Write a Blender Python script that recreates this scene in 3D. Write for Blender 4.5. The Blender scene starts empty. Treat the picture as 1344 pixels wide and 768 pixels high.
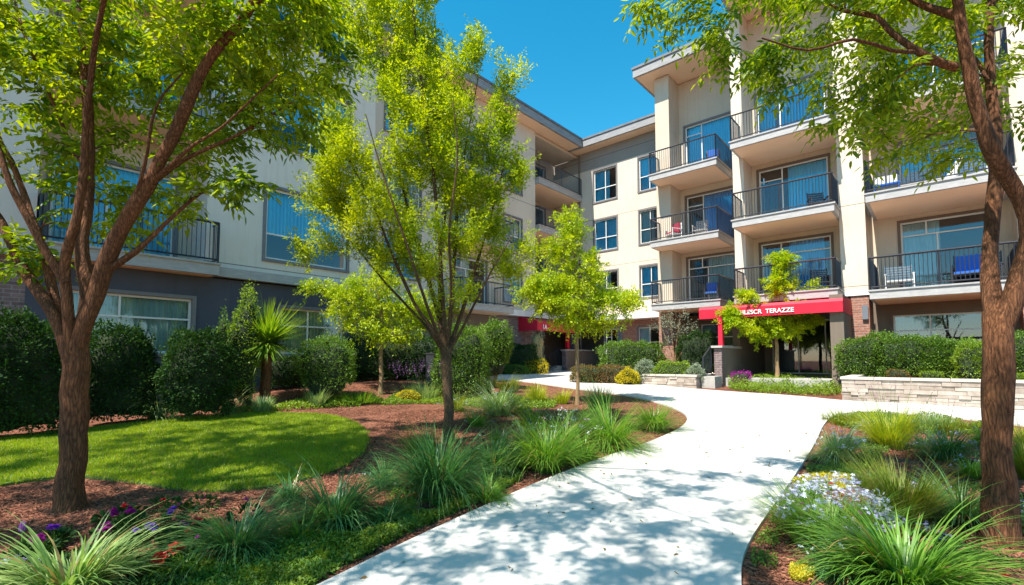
import bpy, math, random
import numpy as np
from mathutils import Vector, noise as mnoise
random.seed(7); rng = np.random.default_rng(7)
C = bpy.context.scene.collection
sc = bpy.context.scene
PI = math.pi
# ------------------------------------------------------------------ camera, sky, sun, exposure
F_PX, PITCH, CY, CAM_H = 634.0, math.radians(3.5), 433.0, 1.6
cd = bpy.data.cameras.new('camera'); cam = bpy.data.objects.new('camera', cd); C.objects.link(cam)
cam.location = (0, 0, CAM_H); cam.rotation_euler = (math.radians(90) + PITCH, 0, 0)
cd.sensor_width = 36; cd.lens = 36 * F_PX / 1344; cd.shift_y = (CY - 384) / 1344
cd.clip_start = 0.05; cd.clip_end = 2000
sc.camera = cam
SUN_H = Vector((-0.72, -0.69, 0)).normalized(); SUN_EL = math.radians(58)
sd = bpy.data.lights.new('sun', 'SUN'); sd.energy = 5.0; sd.angle = math.radians(0.53); sd.color = (1, 0.94, 0.84)
sun = bpy.data.objects.new('sun', sd); C.objects.link(sun); sun.location = (-20, -8, 30)
sdir = Vector((SUN_H.x * math.cos(SUN_EL), SUN_H.y * math.cos(SUN_EL), math.sin(SUN_EL)))
sun.rotation_euler = sdir.to_track_quat('Z', 'Y').to_euler()
w = bpy.data.worlds.new('World'); sc.world = w; w.use_nodes = True
nt = w.node_tree; nt.nodes.clear()
sky = nt.nodes.new('ShaderNodeTexSky'); sky.sky_type = 'NISHITA'; sky.sun_disc = False
sky.sun_elevation = SUN_EL; sky.sun_rotation = math.atan2(SUN_H.x, SUN_H.y)
sky.air_density = 1.0; sky.dust_density = 0.2; sky.ozone_density = 2.0
hs = nt.nodes.new('ShaderNodeHueSaturation'); hs.inputs['Saturation'].default_value = 1.42; hs.inputs['Value'].default_value = 1.3; hs.inputs['Hue'].default_value = 0.472
bg = nt.nodes.new('ShaderNodeBackground'); bg.inputs[1].default_value = 0.10
wo = nt.nodes.new('ShaderNodeOutputWorld')
nt.links.new(sky.outputs[0], hs.inputs['Color']); nt.links.new(hs.outputs[0], bg.inputs[0]); nt.links.new(bg.outputs[0], wo.inputs[0])
sc.view_settings.view_transform = 'Standard'; sc.view_settings.look = 'None'
sc.view_settings.gamma = 1; sc.view_settings.use_curve_mapping = False
sc.view_settings.exposure = 0.95
sc.render.engine = 'CYCLES'; sc.cycles.use_denoising = True
sc.cycles.max_bounces = 8; sc.cycles.diffuse_bounces = 4; sc.cycles.transparent_max_bounces = 12
sc.cycles.transmission_bounces = 4; sc.cycles.caustics_reflective = False; sc.cycles.caustics_refractive = False

# ------------------------------------------------------------------ pixel <-> place
A0 = math.radians(41.4); NX, NY = math.sin(A0), math.cos(A0)      # NX,NY points into the right wing
def ray(px, py):
    u = (px - 672) / F_PX; v = (CY - py) / F_PX
    return np.array((u, math.cos(PITCH) - v * math.sin(PITCH), math.sin(PITCH) + v * math.cos(PITCH)))
def at(px, py, Y):
    r = ray(px, py); return np.array((0, 0, CAM_H)) + r * (Y / r[1])
def ss(t):
    t = min(1.0, max(0.0, t)); return t * t * (3 - 2 * t)
def gz(x, y):
    t = -NY * x + NX * y; c = NX * x + NY * y
    z = 0.035 * min(26.0, max(0.0, y))
    z += 0.40 * ss((t - 10.6) / 2.2) * (1 - ss((c - 11) / 3.5)) * ss((c - 3.0) / 3)
    return z
def gnd(px, py):
    r = ray(px, py); k = 0.3; prev = 0
    while k < 90:
        p = np.array((0, 0, CAM_H)) + r * k
        if p[2] <= gz(p[0], p[1]): break
        prev = k; k += 0.1
    a, b = prev, k
    for _ in range(18):
        m = (a + b) / 2; p = np.array((0, 0, CAM_H)) + r * m
        if p[2] <= gz(p[0], p[1]): b = m
        else: a = m
    p = np.array((0, 0, CAM_H)) + r * b
    return np.array((p[0], p[1], gz(p[0], p[1])))

# ------------------------------------------------------------------ geometry collector
class Geo:
    def __init__(s): s.v = []; s.f = []; s.n = 0
    def add(s, v, f, mi=0):
        v = np.asarray(v, dtype=np.float64).reshape(-1, 3); f = np.asarray(f, dtype=np.int64)
        s.v.append(v); s.f.append((f + s.n, mi)); s.n += len(v); return s
    def box(s, x0, x1, y0, y1, z0, z1, mi=0):
        v = [(x0,y0,z0),(x1,y0,z0),(x1,y1,z0),(x0,y1,z0),(x0,y0,z1),(x1,y0,z1),(x1,y1,z1),(x0,y1,z1)]
        return s.add(v, [(0,3,2,1),(4,5,6,7),(0,1,5,4),(1,2,6,5),(2,3,7,6),(3,0,4,7)], mi)
    def tube(s, pts, rad, k=6, mi=0, wob=0.0, cap=True):
        pts = np.asarray(pts, float); n = len(pts); rad = np.broadcast_to(np.asarray(rad, float), (n,))
        tan = np.gradient(pts, axis=0); tan /= np.linalg.norm(tan, axis=1)[:, None] + 1e-9
        ref = np.array((0, 0, 1.0)) if abs(tan[0][2]) < 0.9 else np.array((1.0, 0, 0))
        a = np.cross(tan[0], ref); a /= np.linalg.norm(a)
        ang = np.arange(k) * 2 * PI / k; V = []
        for i in range(n):
            a = a - tan[i] * a.dot(tan[i]); a /= np.linalg.norm(a) + 1e-9
            b = np.cross(tan[i], a)
            r = rad[i] * np.ones(k)
            if wob:
                for j in range(k):
                    r[j] *= 1 + wob * mnoise.noise(Vector((math.cos(ang[j]) * 1.6 + pts[0][0] * 3, math.sin(ang[j]) * 1.6, i * 0.22)))
            V.append(pts[i] + np.cos(ang)[:, None] * r[:, None] * a + np.sin(ang)[:, None] * r[:, None] * b)
        V = np.concatenate(V); idx = np.arange(k); nx = (idx + 1) % k
        Fq = np.concatenate([np.stack([i*k+idx, i*k+nx, (i+1)*k+nx, (i+1)*k+idx], 1) for i in range(n - 1)])
        s.add(V, Fq, mi)
        if cap:
            s.add(V[:k], [tuple(range(k))[::-1]], mi); s.add(V[-k:], [tuple(range(k))], mi)
        return s
    def poly(s, pts, z0, z1, mi=0):                    # prism from a plan outline
        n = len(pts); v = [(p[0], p[1], z0) for p in pts] + [(p[0], p[1], z1) for p in pts]
        s.add(v, [tuple(range(n, 2*n))], mi); s.add(v, [tuple(range(n))[::-1]], mi)
        s.add(v, [(i, (i+1) % n, n + (i+1) % n, n + i) for i in range(n)], mi); return s
    def build(s, name, mats, parent=None, smooth=False, loc=None):
        me = bpy.data.meshes.new(name)
        V = np.concatenate(s.v) if s.v else np.zeros((0, 3))
        me.vertices.add(len(V)); me.vertices.foreach_set('co', V.astype(np.float32).ravel())
        nl = sum(f.size for f, _ in s.f); npoly = sum(len(f) for f, _ in s.f)
        me.loops.add(nl); me.polygons.add(npoly)
        me.loops.foreach_set('vertex_index', np.concatenate([f.ravel() for f, _ in s.f]).astype(np.int32))
        sizes = np.concatenate([np.full(len(f), f.shape[1]) for f, _ in s.f])
        me.polygons.foreach_set('loop_start', np.concatenate([[0], np.cumsum(sizes)[:-1]]).astype(np.int32))
        if not isinstance(mats, (list, tuple)): mats = [mats]
        for m in mats: me.materials.append(m)
        if len(mats) > 1:
            me.polygons.foreach_set('material_index', np.concatenate([np.full(len(f), mi) for f, mi in s.f]).astype(np.int32))
        me.polygons.foreach_set('use_smooth', np.full(npoly, smooth))
        me.update(calc_edges=True)
        o = bpy.data.objects.new(name, me); C.objects.link(o)
        if parent: o.parent = parent
        if loc is not None: o.location = loc
        return o
def thing(name, label, cat, loc=(0, 0, 0), rz=0, group=None):
    o = bpy.data.objects.new(name, None); C.objects.link(o); o.empty_display_size = .2
    o.location = tuple(float(q) for q in loc); o.rotation_euler = (0, 0, rz)
    o['label'] = label; o['category'] = cat
    if group: o['group'] = group
    return o
def structure(name, geo, m, kind='structure', smooth=False, label=None, cat=None):
    o = geo.build(name, m, smooth=smooth); o['kind'] = kind
    if label: o['label'] = label
    if cat: o['category'] = cat
    return o

# ------------------------------------------------------------------ materials
def newmat(name):
    m = bpy.data.materials.new(name); m.use_nodes = True; t = m.node_tree; t.nodes.clear()
    out = t.nodes.new('ShaderNodeOutputMaterial'); return m, t, out
def N(t, typ, **kw):
    n = t.nodes.new(typ)
    for k, v in kw.items():
        if k in n.inputs: n.inputs[k].default_value = v
        else: setattr(n, k, v)
    return n
def ramp(t, fac, stops):
    r = t.nodes.new('ShaderNodeValToRGB'); e = r.color_ramp.elements
    while len(e) > 1: e.remove(e[0])
    e[0].position = stops[0][0]; e[0].color = (*stops[0][1], 1)
    for p, c in stops[1:]:
        q = e.new(p); q.color = (*c, 1)
    t.links.new(fac, r.inputs[0]); return r.outputs[0]
def solid(name, c, c2=None, scale=6, rough=0.6, bump=0.0, bscale=60, metal=0.0, stretch=None, spec=0.5):
    m, t, out = newmat(name); b = N(t, 'ShaderNodeBsdfPrincipled', Roughness=rough, Metallic=metal)
    b.inputs['Specular IOR Level'].default_value = spec
    tc = N(t, 'ShaderNodeTexCoord'); vec = tc.outputs['Object']
    if stretch:
        mp = N(t, 'ShaderNodeMapping'); mp.inputs['Scale'].default_value = stretch; t.links.new(vec, mp.inputs[0]); vec = mp.outputs[0]
    if c2:
        n = N(t, 'ShaderNodeTexNoise', Scale=scale, Detail=6.0, Roughness=0.6); t.links.new(vec, n.inputs['Vector'])
        t.links.new(ramp(t, n.outputs[0], [(0.32, c), (0.68, c2)]), b.inputs['Base Color'])
    else: b.inputs['Base Color'].default_value = (*c, 1)
    if bump:
        n2 = N(t, 'ShaderNodeTexNoise', Scale=bscale, Detail=5.0); t.links.new(vec, n2.inputs['Vector'])
        bp = N(t, 'ShaderNodeBump', Strength=bump, Distance=0.02); t.links.new(n2.outputs[0], bp.inputs['Height']); t.links.new(bp.outputs[0], b.inputs['Normal'])
    t.links.new(b.outputs[0], out.inputs[0]); return m
def leafmat(name, dark, light, trans=0.45, tcol=None, rough=0.45, spec=0.4, patch=1.2, dead=0.0):
    m, t, out = newmat(name)
    g = N(t, 'ShaderNodeNewGeometry'); n = N(t, 'ShaderNodeTexNoise', Scale=patch, Detail=2.0)
    tc = N(t, 'ShaderNodeTexCoord'); t.links.new(tc.outputs['Object'], n.inputs['Vector'])
    ad = N(t, 'ShaderNodeMath', operation='MULTIPLY_ADD'); ad.inputs[1].default_value = 0.6; t.links.new(g.outputs['Random Per Island'], ad.inputs[0])
    sb = N(t, 'ShaderNodeMath', operation='MULTIPLY_ADD'); sb.inputs[1].default_value = 1.2; sb.inputs[2].default_value = -0.4
    t.links.new(n.outputs[0], sb.inputs[0]); t.links.new(sb.outputs[0], ad.inputs[2])
    col = ramp(t, ad.outputs[0], [(0.1, dark), (0.9, light)])
    if 'blade' in name or dead:
        gt = N(t, 'ShaderNodeMath', operation='GREATER_THAN'); gt.inputs[1].default_value = 0.945; t.links.new(g.outputs['Random Per Island'], gt.inputs[0])
        md = N(t, 'ShaderNodeMixRGB'); t.links.new(gt.outputs[0], md.inputs[0]); t.links.new(col, md.inputs[1]); md.inputs[2].default_value = (0.34, 0.24, 0.10, 1); col = md.outputs[0]
    b = N(t, 'ShaderNodeBsdfPrincipled', Roughness=rough); b.inputs['Specular IOR Level'].default_value = spec
    t.links.new(col, b.inputs['Base Color'])
    tr = N(t, 'ShaderNodeBsdfTranslucent')
    mx = N(t, 'ShaderNodeMixRGB', blend_type='MULTIPLY'); mx.inputs[0].default_value = 1
    t.links.new(col, mx.inputs[1]); mx.inputs[2].default_value = (*(tcol or (2.2, 1.7, 0.5)), 1); t.links.new(mx.outputs[0], tr.inputs[0])
    ms = N(t, 'ShaderNodeMixShader'); ms.inputs[0].default_value = trans
    t.links.new(b.outputs[0], ms.inputs[1]); t.links.new(tr.outputs[0], ms.inputs[2]); t.links.new(ms.outputs[0], out.inputs[0]); return m
def brickmat(name, c1, c2, mortar, bw, bh, mort=0.012, bump=0.6, jitter=0.0):
    m, t, out = newmat(name); b = N(t, 'ShaderNodeBsdfPrincipled', Roughness=0.85)
    tc = N(t, 'ShaderNodeTexCoord'); sp = N(t, 'ShaderNodeSeparateXYZ'); t.links.new(tc.outputs['Object'], sp.inputs[0])
    ad = N(t, 'ShaderNodeMath', operation='ADD'); t.links.new(sp.outputs[0], ad.inputs[0]); t.links.new(sp.outputs[1], ad.inputs[1])
    cb = N(t, 'ShaderNodeCombineXYZ'); t.links.new(ad.outputs[0], cb.inputs[0]); t.links.new(sp.outputs[2], cb.inputs[1])
    vec = cb.outputs[0]
    if jitter:
        nz = N(t, 'ShaderNodeTexNoise', Scale=2.5, Detail=3.0); t.links.new(cb.outputs[0], nz.inputs['Vector'])
        va = N(t, 'ShaderNodeVectorMath', operation='SCALE'); t.links.new(nz.outputs['Color'], va.inputs[0]); va.inputs['Scale'].default_value = jitter
        vb = N(t, 'ShaderNodeVectorMath', operation='ADD'); t.links.new(cb.outputs[0], vb.inputs[0]); t.links.new(va.outputs[0], vb.inputs[1]); vec = vb.outputs[0]
    br = N(t, 'ShaderNodeTexBrick'); br.inputs['Scale'].default_value = 1; br.inputs['Brick Width'].default_value = bw
    br.inputs['Row Height'].default_value = bh; br.inputs['Mortar Size'].default_value = mort; br.inputs['Mortar Smooth'].default_value = 0.3
    br.inputs['Color1'].default_value = (*c1, 1); br.inputs['Color2'].default_value = (*c2, 1); br.inputs['Mortar'].default_value = (*mortar, 1)
    t.links.new(vec, br.inputs['Vector'])
    n = N(t, 'ShaderNodeTexNoise', Scale=9.0, Detail=6.0); t.links.new(tc.outputs['Object'], n.inputs['Vector'])
    mx = N(t, 'ShaderNodeMixRGB', blend_type='MULTIPLY'); mx.inputs[0].default_value = 0.8
    t.links.new(br.outputs['Color'], mx.inputs[1]); t.links.new(ramp(t, n.outputs[0], [(0.3, (0.6, 0.6, 0.62)), (0.7, (1.2, 1.15, 1.1))]), mx.inputs[2])
    t.links.new(mx.outputs[0], b.inputs['Base Color'])
    iv = N(t, 'ShaderNodeMath', operation='SUBTRACT'); iv.inputs[0].default_value = 1; t.links.new(br.outputs['Fac'], iv.inputs[1])
    bp = N(t, 'ShaderNodeBump', Strength=bump, Distance=0.012); t.links.new(iv.outputs[0], bp.inputs['Height']); t.links.new(bp.outputs[0], b.inputs['Normal'])
    t.links.new(b.outputs[0], out.inputs[0]); return m
def stuccomat(name, c, c2, joints=()):
    m, t, out = newmat(name); b = N(t, 'ShaderNodeBsdfPrincipled', Roughness=0.9); b.inputs['Specular IOR Level'].default_value = 0.2
    tc = N(t, 'ShaderNodeTexCoord'); n = N(t, 'ShaderNodeTexNoise', Scale=0.9, Detail=8.0, Roughness=0.7); t.links.new(tc.outputs['Object'], n.inputs['Vector'])
    # faint vertical weather streaks
    mp = N(t, 'ShaderNodeMapping'); mp.inputs['Scale'].default_value = (9, 9, 0.5); t.links.new(tc.outputs['Object'], mp.inputs[0])
    n3 = N(t, 'ShaderNodeTexNoise', Scale=1.0, Detail=5.0); t.links.new(mp.outputs[0], n3.inputs['Vector'])
    mul = N(t, 'ShaderNodeMixRGB', blend_type='MULTIPLY'); mul.inputs[0].default_value = 1
    t.links.new(ramp(t, n.outputs[0], [(0.3, c), (0.7, c2)]), mul.inputs[1])
    t.links.new(ramp(t, n3.outputs[0], [(0.3, (0.93, 0.92, 0.91)), (0.5, (1, 1, 1))]), mul.inputs[2]); col = mul.outputs[0]
    if joints:
        sp = N(t, 'ShaderNodeSeparateXYZ'); t.links.new(tc.outputs['Object'], sp.inputs[0]); acc = None
        for z in joints:
            cm = N(t, 'ShaderNodeMath', operation='COMPARE'); cm.inputs[1].default_value = z; cm.inputs[2].default_value = 0.014
            t.links.new(sp.outputs[2], cm.inputs[0])
            if acc is None: acc = cm.outputs[0]
            else:
                a = N(t, 'ShaderNodeMath', operation='ADD'); t.links.new(acc, a.inputs[0]); t.links.new(cm.outputs[0], a.inputs[1]); acc = a.outputs[0]
        mj = N(t, 'ShaderNodeMixRGB'); t.links.new(acc, mj.inputs[0]); t.links.new(col, mj.inputs[1]); mj.inputs[2].default_value = (c[0]*.4, c[1]*.38, c[2]*.36, 1); col = mj.outputs[0]
    t.links.new(col, b.inputs['Base Color'])
    n2 = N(t, 'ShaderNodeTexNoise', Scale=70.0, Detail=4.0); t.links.new(tc.outputs['Object'], n2.inputs['Vector'])
    bp = N(t, 'ShaderNodeBump', Strength=0.25, Distance=0.01); t.links.new(n2.outputs[0], bp.inputs['Height']); t.links.new(bp.outputs[0], b.inputs['Normal'])
    t.links.new(b.outputs[0], out.inputs[0]); return m
def glassmat(name, tint, refl=0.35):
    m, t, out = newmat(name); tr = N(t, 'ShaderNodeBsdfTransparent'); tr.inputs[0].default_value = (*tint, 1)
    gl = N(t, 'ShaderNodeBsdfGlossy', Roughness=0.02); gl.inputs[0].default_value = (0.85, 0.93, 1.0, 1)
    fr = N(t, 'ShaderNodeFresnel', IOR=1.5); mr = N(t, 'ShaderNodeMath', operation='ADD'); mr.inputs[1].default_value = refl; mr.use_clamp = True
    t.links.new(fr.outputs[0], mr.inputs[0]); ms = N(t, 'ShaderNodeMixShader')
    t.links.new(mr.outputs[0], ms.inputs[0]); t.links.new(tr.outputs[0], ms.inputs[1]); t.links.new(gl.outputs[0], ms.inputs[2]); t.links.new(ms.outputs[0], out.inputs[0]); return m

JO = (4.2, 7.15, 10.15, 13.35)
M = dict(
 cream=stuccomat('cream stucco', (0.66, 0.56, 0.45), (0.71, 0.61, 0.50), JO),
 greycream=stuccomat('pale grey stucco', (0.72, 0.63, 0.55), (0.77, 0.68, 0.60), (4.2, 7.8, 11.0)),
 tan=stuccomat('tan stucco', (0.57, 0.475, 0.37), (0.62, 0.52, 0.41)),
 soffit=solid('soffit with warm bounce', (0.88, 0.60, 0.40), (0.90, 0.64, 0.44), 2, 0.85),  # warm light bounced up under the slabs is put into this orange
 grey=stuccomat('grey panel stucco', (0.30, 0.28, 0.25), (0.35, 0.32, 0.29), (14.0,)),
 taupe=stuccomat('taupe stucco', (0.17, 0.135, 0.105), (0.21, 0.165, 0.13)),
 slate=stuccomat('slate blue stucco', (0.075, 0.08, 0.105), (0.095, 0.10, 0.13)),
 white=solid('white trim', (0.72, 0.71, 0.69), (0.78, 0.77, 0.75), 3, 0.6),
 fascia=solid('fascia grey', (0.34, 0.33, 0.325), (0.45, 0.43, 0.42), 4, 0.6, stretch=(1, 1, 4)),
 roofedge=solid('weathered roof fascia', (0.22, 0.215, 0.22), (0.36, 0.34, 0.33), 3, 0.6, 0.2, 40, stretch=(.6, .6, 7)),
 capm=solid('roof edge flashing', (0.13, 0.13, 0.14), (0.18, 0.18, 0.19), 4, 0.5),
 brick=brickmat('red brick', (0.30, 0.115, 0.07), (0.40, 0.18, 0.12), (0.34, 0.29, 0.26), 0.24, 0.085),
 gbrick=brickmat('purple grey brick', (0.16, 0.10, 0.10), (0.24, 0.16, 0.155), (0.27, 0.25, 0.25), 0.24, 0.085),
 stone=brickmat('stacked stone', (0.42, 0.33, 0.25), (0.60, 0.52, 0.43), (0.16, 0.12, 0.09), 0.42, 0.09, 0.01, 1.0, 0.06),
 ledge=leafmat('ledge stone', (0.27, 0.21, 0.165), (0.50, 0.43, 0.37), 0.0, (1, 1, 1), rough=.9, spec=.2, patch=6),
 capstone=solid('cap stone', (0.48, 0.42, 0.35), (0.60, 0.54, 0.46), 5, 0.8, 0.3, 40),
 rail=solid('railing paint', (0.035, 0.038, 0.05), None, rough=0.35),
 frame=solid('white vinyl', (0.75, 0.74, 0.70), None, rough=0.4),
 surround=solid('brown window surround', (0.14, 0.095, 0.07), (0.17, 0.12, 0.09), 6, 0.6),
 surround2=solid('grey window surround', (0.16, 0.15, 0.155), (0.19, 0.18, 0.185), 6, 0.6),
 glass=glassmat('window glass', (0.84, 0.97, 1.0), 0.06),
 dglass=glassmat('dark glass', (0.55, 0.75, 0.85), 0.10),
 inner=solid('dark room backing', (0.05, 0.05, 0.06), None, rough=0.9),  # near-black, the unlit dark of the rooms is put into this colour
 curtain=solid('sky tinted curtain', (0.10, 0.66, 0.98), (0.16, 0.76, 1.0), 3, 0.8, stretch=(1, 1, .2)),  # azure of the sky mirrored in the panes is put into this colour
 curtain2=solid('deep sky tinted curtain', (0.06, 0.42, 0.85), (0.10, 0.52, 0.93), 3, 0.8, stretch=(1, 1, .2)),  # deeper version of the same mirrored sky blue
 curtainw=solid('pale blind', (0.42, 0.55, 0.58), (0.55, 0.68, 0.70), 3, 0.8, stretch=(1, 1, .2)),
 red=solid('red canvas', (0.50, 0.006, 0.03), (0.60, 0.010, 0.04), 3, 0.55, 0.1, 200),
 letter=solid('white lettering', (0.8, 0.76, 0.74), None, rough=0.6),
 concrete=solid('concrete', (0.36, 0.34, 0.31), (0.46, 0.44, 0.40), 4, 0.85, 0.2, 80),
 barkbrown=solid('smooth brown bark', (0.055, 0.022, 0.010), (0.20, 0.085, 0.036), 9, 0.8, 1.0, 22, stretch=(3.2, 3.2, .5)),
 barkgrey=solid('grey brown bark', (0.075, 0.05, 0.03), (0.17, 0.115, 0.07), 9, 0.85, 1.0, 30, stretch=(2.6, 2.6, .4)),
 barkpale=solid('pale bark', (0.20, 0.12, 0.055), (0.34, 0.22, 0.11), 10, 0.8, 0.6, 40, stretch=(2, 2, .5)),
 leafL=leafmat('broad leaves', (0.04, 0.13, 0.006), (0.28, 0.40, 0.012), 0.48, (2.6, 1.95, 0.22)),
 leafR=leafmat('pointed leaves', (0.04, 0.13, 0.006), (0.28, 0.40, 0.012), 0.48, (2.6, 1.95, 0.22)),
 leafM=leafmat('small yellow green leaves', (0.13, 0.26, 0.005), (0.50, 0.56, 0.010), 0.5, (1.5, 1.4, 0.2), patch=0.9),
 leafS=leafmat('lime leaves', (0.20, 0.36, 0.005), (0.60, 0.66, 0.010), 0.33, (1.3, 1.2, 0.2), patch=1.6),
 leafO=leafmat('lime leaves with orange tips', (0.22, 0.42, 0.006), (0.60, 0.64, 0.012), 0.45, (1.3, 1.2, 0.25), patch=1.6),
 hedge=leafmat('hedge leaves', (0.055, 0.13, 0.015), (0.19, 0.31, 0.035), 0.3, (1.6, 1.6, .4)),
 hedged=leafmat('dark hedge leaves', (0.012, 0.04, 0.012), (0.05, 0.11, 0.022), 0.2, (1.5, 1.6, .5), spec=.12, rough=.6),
 hedgel=leafmat('bright shrub leaves', (0.12, 0.22, 0.015), (0.28, 0.38, 0.03), 0.35, (1.5, 1.5, .4)),
 hedger=leafmat('reddish shrub leaves', (0.10, 0.14, 0.02), (0.30, 0.14, 0.06), 0.3, (1.4, 1.1, .6)),
 yellow=leafmat('yellow shrub leaves', (0.40, 0.38, 0.01), (0.75, 0.60, 0.02), 0.3, (1.2, 1.1, .4)),
 lavp=leafmat('lavender spikes', (0.30, 0.12, 0.36), (0.55, 0.30, 0.58), 0.3, (1.1, 1, 1.1)),
 silver=leafmat('silver leaves', (0.22, 0.28, 0.18), (0.42, 0.48, 0.36), 0.3, (1.2, 1.2, .8)),
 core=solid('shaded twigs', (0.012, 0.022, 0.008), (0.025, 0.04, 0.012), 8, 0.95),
 bladeB=leafmat('blue green blades', (0.045, 0.15, 0.045), (0.17, 0.34, 0.11), 0.35, (1.5, 1.6, .7), spec=.5, rough=.4),
 bladeG=leafmat('green blades', (0.07, 0.20, 0.02), (0.24, 0.42, 0.06), 0.4, (1.6, 1.5, .4), spec=.5, rough=.4),
 bladeY=leafmat('yellow green blades', (0.24, 0.33, 0.01), (0.55, 0.58, 0.03), 0.4, (1.5, 1.4, .4)),
 bladeO=leafmat('olive blades', (0.10, 0.17, 0.012), (0.26, 0.31, 0.03), 0.4, (1.6, 1.4, .4)),
 bladeP=leafmat('pale blades', (0.16, 0.28, 0.10), (0.40, 0.52, 0.26), 0.35, (1.3, 1.3, .6)),
 bladeV=leafmat('variegated blades', (0.12, 0.26, 0.05), (0.50, 0.60, 0.26), 0.35, (1.3, 1.3, .6)),
 lawn=leafmat('lawn blades', (0.11, 0.21, 0.006), (0.38, 0.48, 0.015), 0.4, (1.8, 1.6, .3), patch=2.5),
 cover=leafmat('ground cover leaves', (0.08, 0.16, 0.012), (0.25, 0.32, 0.025), 0.35, (1.5, 1.4, .4), patch=3),
 covery=leafmat('yellow ground cover leaves', (0.35, 0.34, 0.02), (0.60, 0.50, 0.03), 0.3, (1.3, 1.2, .4), patch=3),
 frond=leafmat('palm fronds', (0.10, 0.24, 0.012), (0.32, 0.44, 0.04), 0.4, (1.5, 1.4, .4)),
 straw=solid('dry stems', (0.35, 0.25, 0.10), None, rough=.8),
 pmag=leafmat('magenta petals', (0.30, 0.015, 0.22), (0.50, 0.03, 0.40), 0.3, (1.3, 1, 1.2)),
 pred=leafmat('red petals', (0.55, 0.01, 0.02), (0.80, 0.03, 0.05), 0.3, (1.3, 1, 1)),
 ppur=leafmat('violet petals', (0.14, 0.03, 0.42), (0.30, 0.06, 0.60), 0.3, (1.2, 1, 1.2)),
 plav=leafmat('lavender petals', (0.36, 0.34, 0.62), (0.62, 0.60, 0.82), 0.3, (1.1, 1.1, 1.1)),
 pwhi=leafmat('white petals', (0.62, 0.66, 0.78), (0.85, 0.86, 0.9), 0.3, (1, 1, 1)),
 ppin=leafmat('pink petals', (0.42, 0.22, 0.42), (0.66, 0.46, 0.62), 0.3, (1.1, 1, 1.1)),
 plume=leafmat('purple plumes', (0.22, 0.07, 0.13), (0.42, 0.20, 0.28), 0.3, (1.1, 1, 1)),
 chip=leafmat('bark chips', (0.09, 0.032, 0.02), (0.38, 0.17, 0.105), 0.0, (1, 1, 1), rough=.9, spec=.1, patch=3),
 bluecloth=solid('blue cushion', (0.02, 0.12, 0.45), None, rough=.8),
 redcloth=solid('red cushion', (0.35, 0.03, 0.06), None, rough=.8),
 whitecloth=solid('white cloth', (0.75, 0.75, 0.73), None, rough=.8),
 darkmetal=solid('dark metal', (0.04, 0.042, 0.05), None, rough=.4),
 greymetal=solid('grey metal', (0.22, 0.24, 0.27), None, rough=.4, metal=.4),
)
# ground materials
def barkmat(name, dark, mid, light, sc_=1.0):
    m, t, out = newmat(name); b = N(t, 'ShaderNodeBsdfPrincipled', Roughness=0.85); b.inputs['Specular IOR Level'].default_value = 0.25
    tc = N(t, 'ShaderNodeTexCoord'); n0 = N(t, 'ShaderNodeTexNoise', Scale=3.0, Detail=4.0); t.links.new(tc.outputs['Object'], n0.inputs['Vector'])
    va = N(t, 'ShaderNodeVectorMath', operation='SCALE'); t.links.new(n0.outputs['Color'], va.inputs[0]); va.inputs['Scale'].default_value = 0.10
    vb = N(t, 'ShaderNodeVectorMath', operation='ADD'); t.links.new(tc.outputs['Object'], vb.inputs[0]); t.links.new(va.outputs[0], vb.inputs[1])
    mp = N(t, 'ShaderNodeMapping'); mp.inputs['Scale'].default_value = (44*sc_, 44*sc_, 6*sc_); t.links.new(vb.outputs[0], mp.inputs[0])
    vo = N(t, 'ShaderNodeTexVoronoi', Scale=1.0); vo.feature = 'DISTANCE_TO_EDGE'; t.links.new(mp.outputs[0], vo.inputs['Vector'])
    n1 = N(t, 'ShaderNodeTexNoise', Scale=2.2, Detail=8.0, Roughness=.7); t.links.new(mp.outputs[0], n1.inputs['Vector'])
    ml = N(t, 'ShaderNodeMath', operation='MULTIPLY'); t.links.new(n1.outputs[0], ml.inputs[0]); ml.inputs[1].default_value = .9
    ad = N(t, 'ShaderNodeMath', operation='ADD'); t.links.new(ml.outputs[0], ad.inputs[0]); t.links.new(vo.outputs['Distance'], ad.inputs[1])
    col = ramp(t, ad.outputs[0], [(0.30, dark), (0.50, mid), (0.85, light)])
    n2 = N(t, 'ShaderNodeTexNoise', Scale=2.0, Detail=5.0); t.links.new(tc.outputs['Object'], n2.inputs['Vector'])
    mx = N(t, 'ShaderNodeMixRGB', blend_type='MULTIPLY'); mx.inputs[0].default_value = 1; t.links.new(col, mx.inputs[1])
    t.links.new(ramp(t, n2.outputs[0], [(0.3, (0.7, 0.72, 0.75)), (0.65, (1.2, 1.12, 1.05))]), mx.inputs[2]); t.links.new(mx.outputs[0], b.inputs['Base Color'])
    bp = N(t, 'ShaderNodeBump', Strength=1.0, Distance=0.02); t.links.new(ad.outputs[0], bp.inputs['Height']); t.links.new(bp.outputs[0], b.inputs['Normal'])
    t.links.new(b.outputs[0], out.inputs[0]); return m
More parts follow.
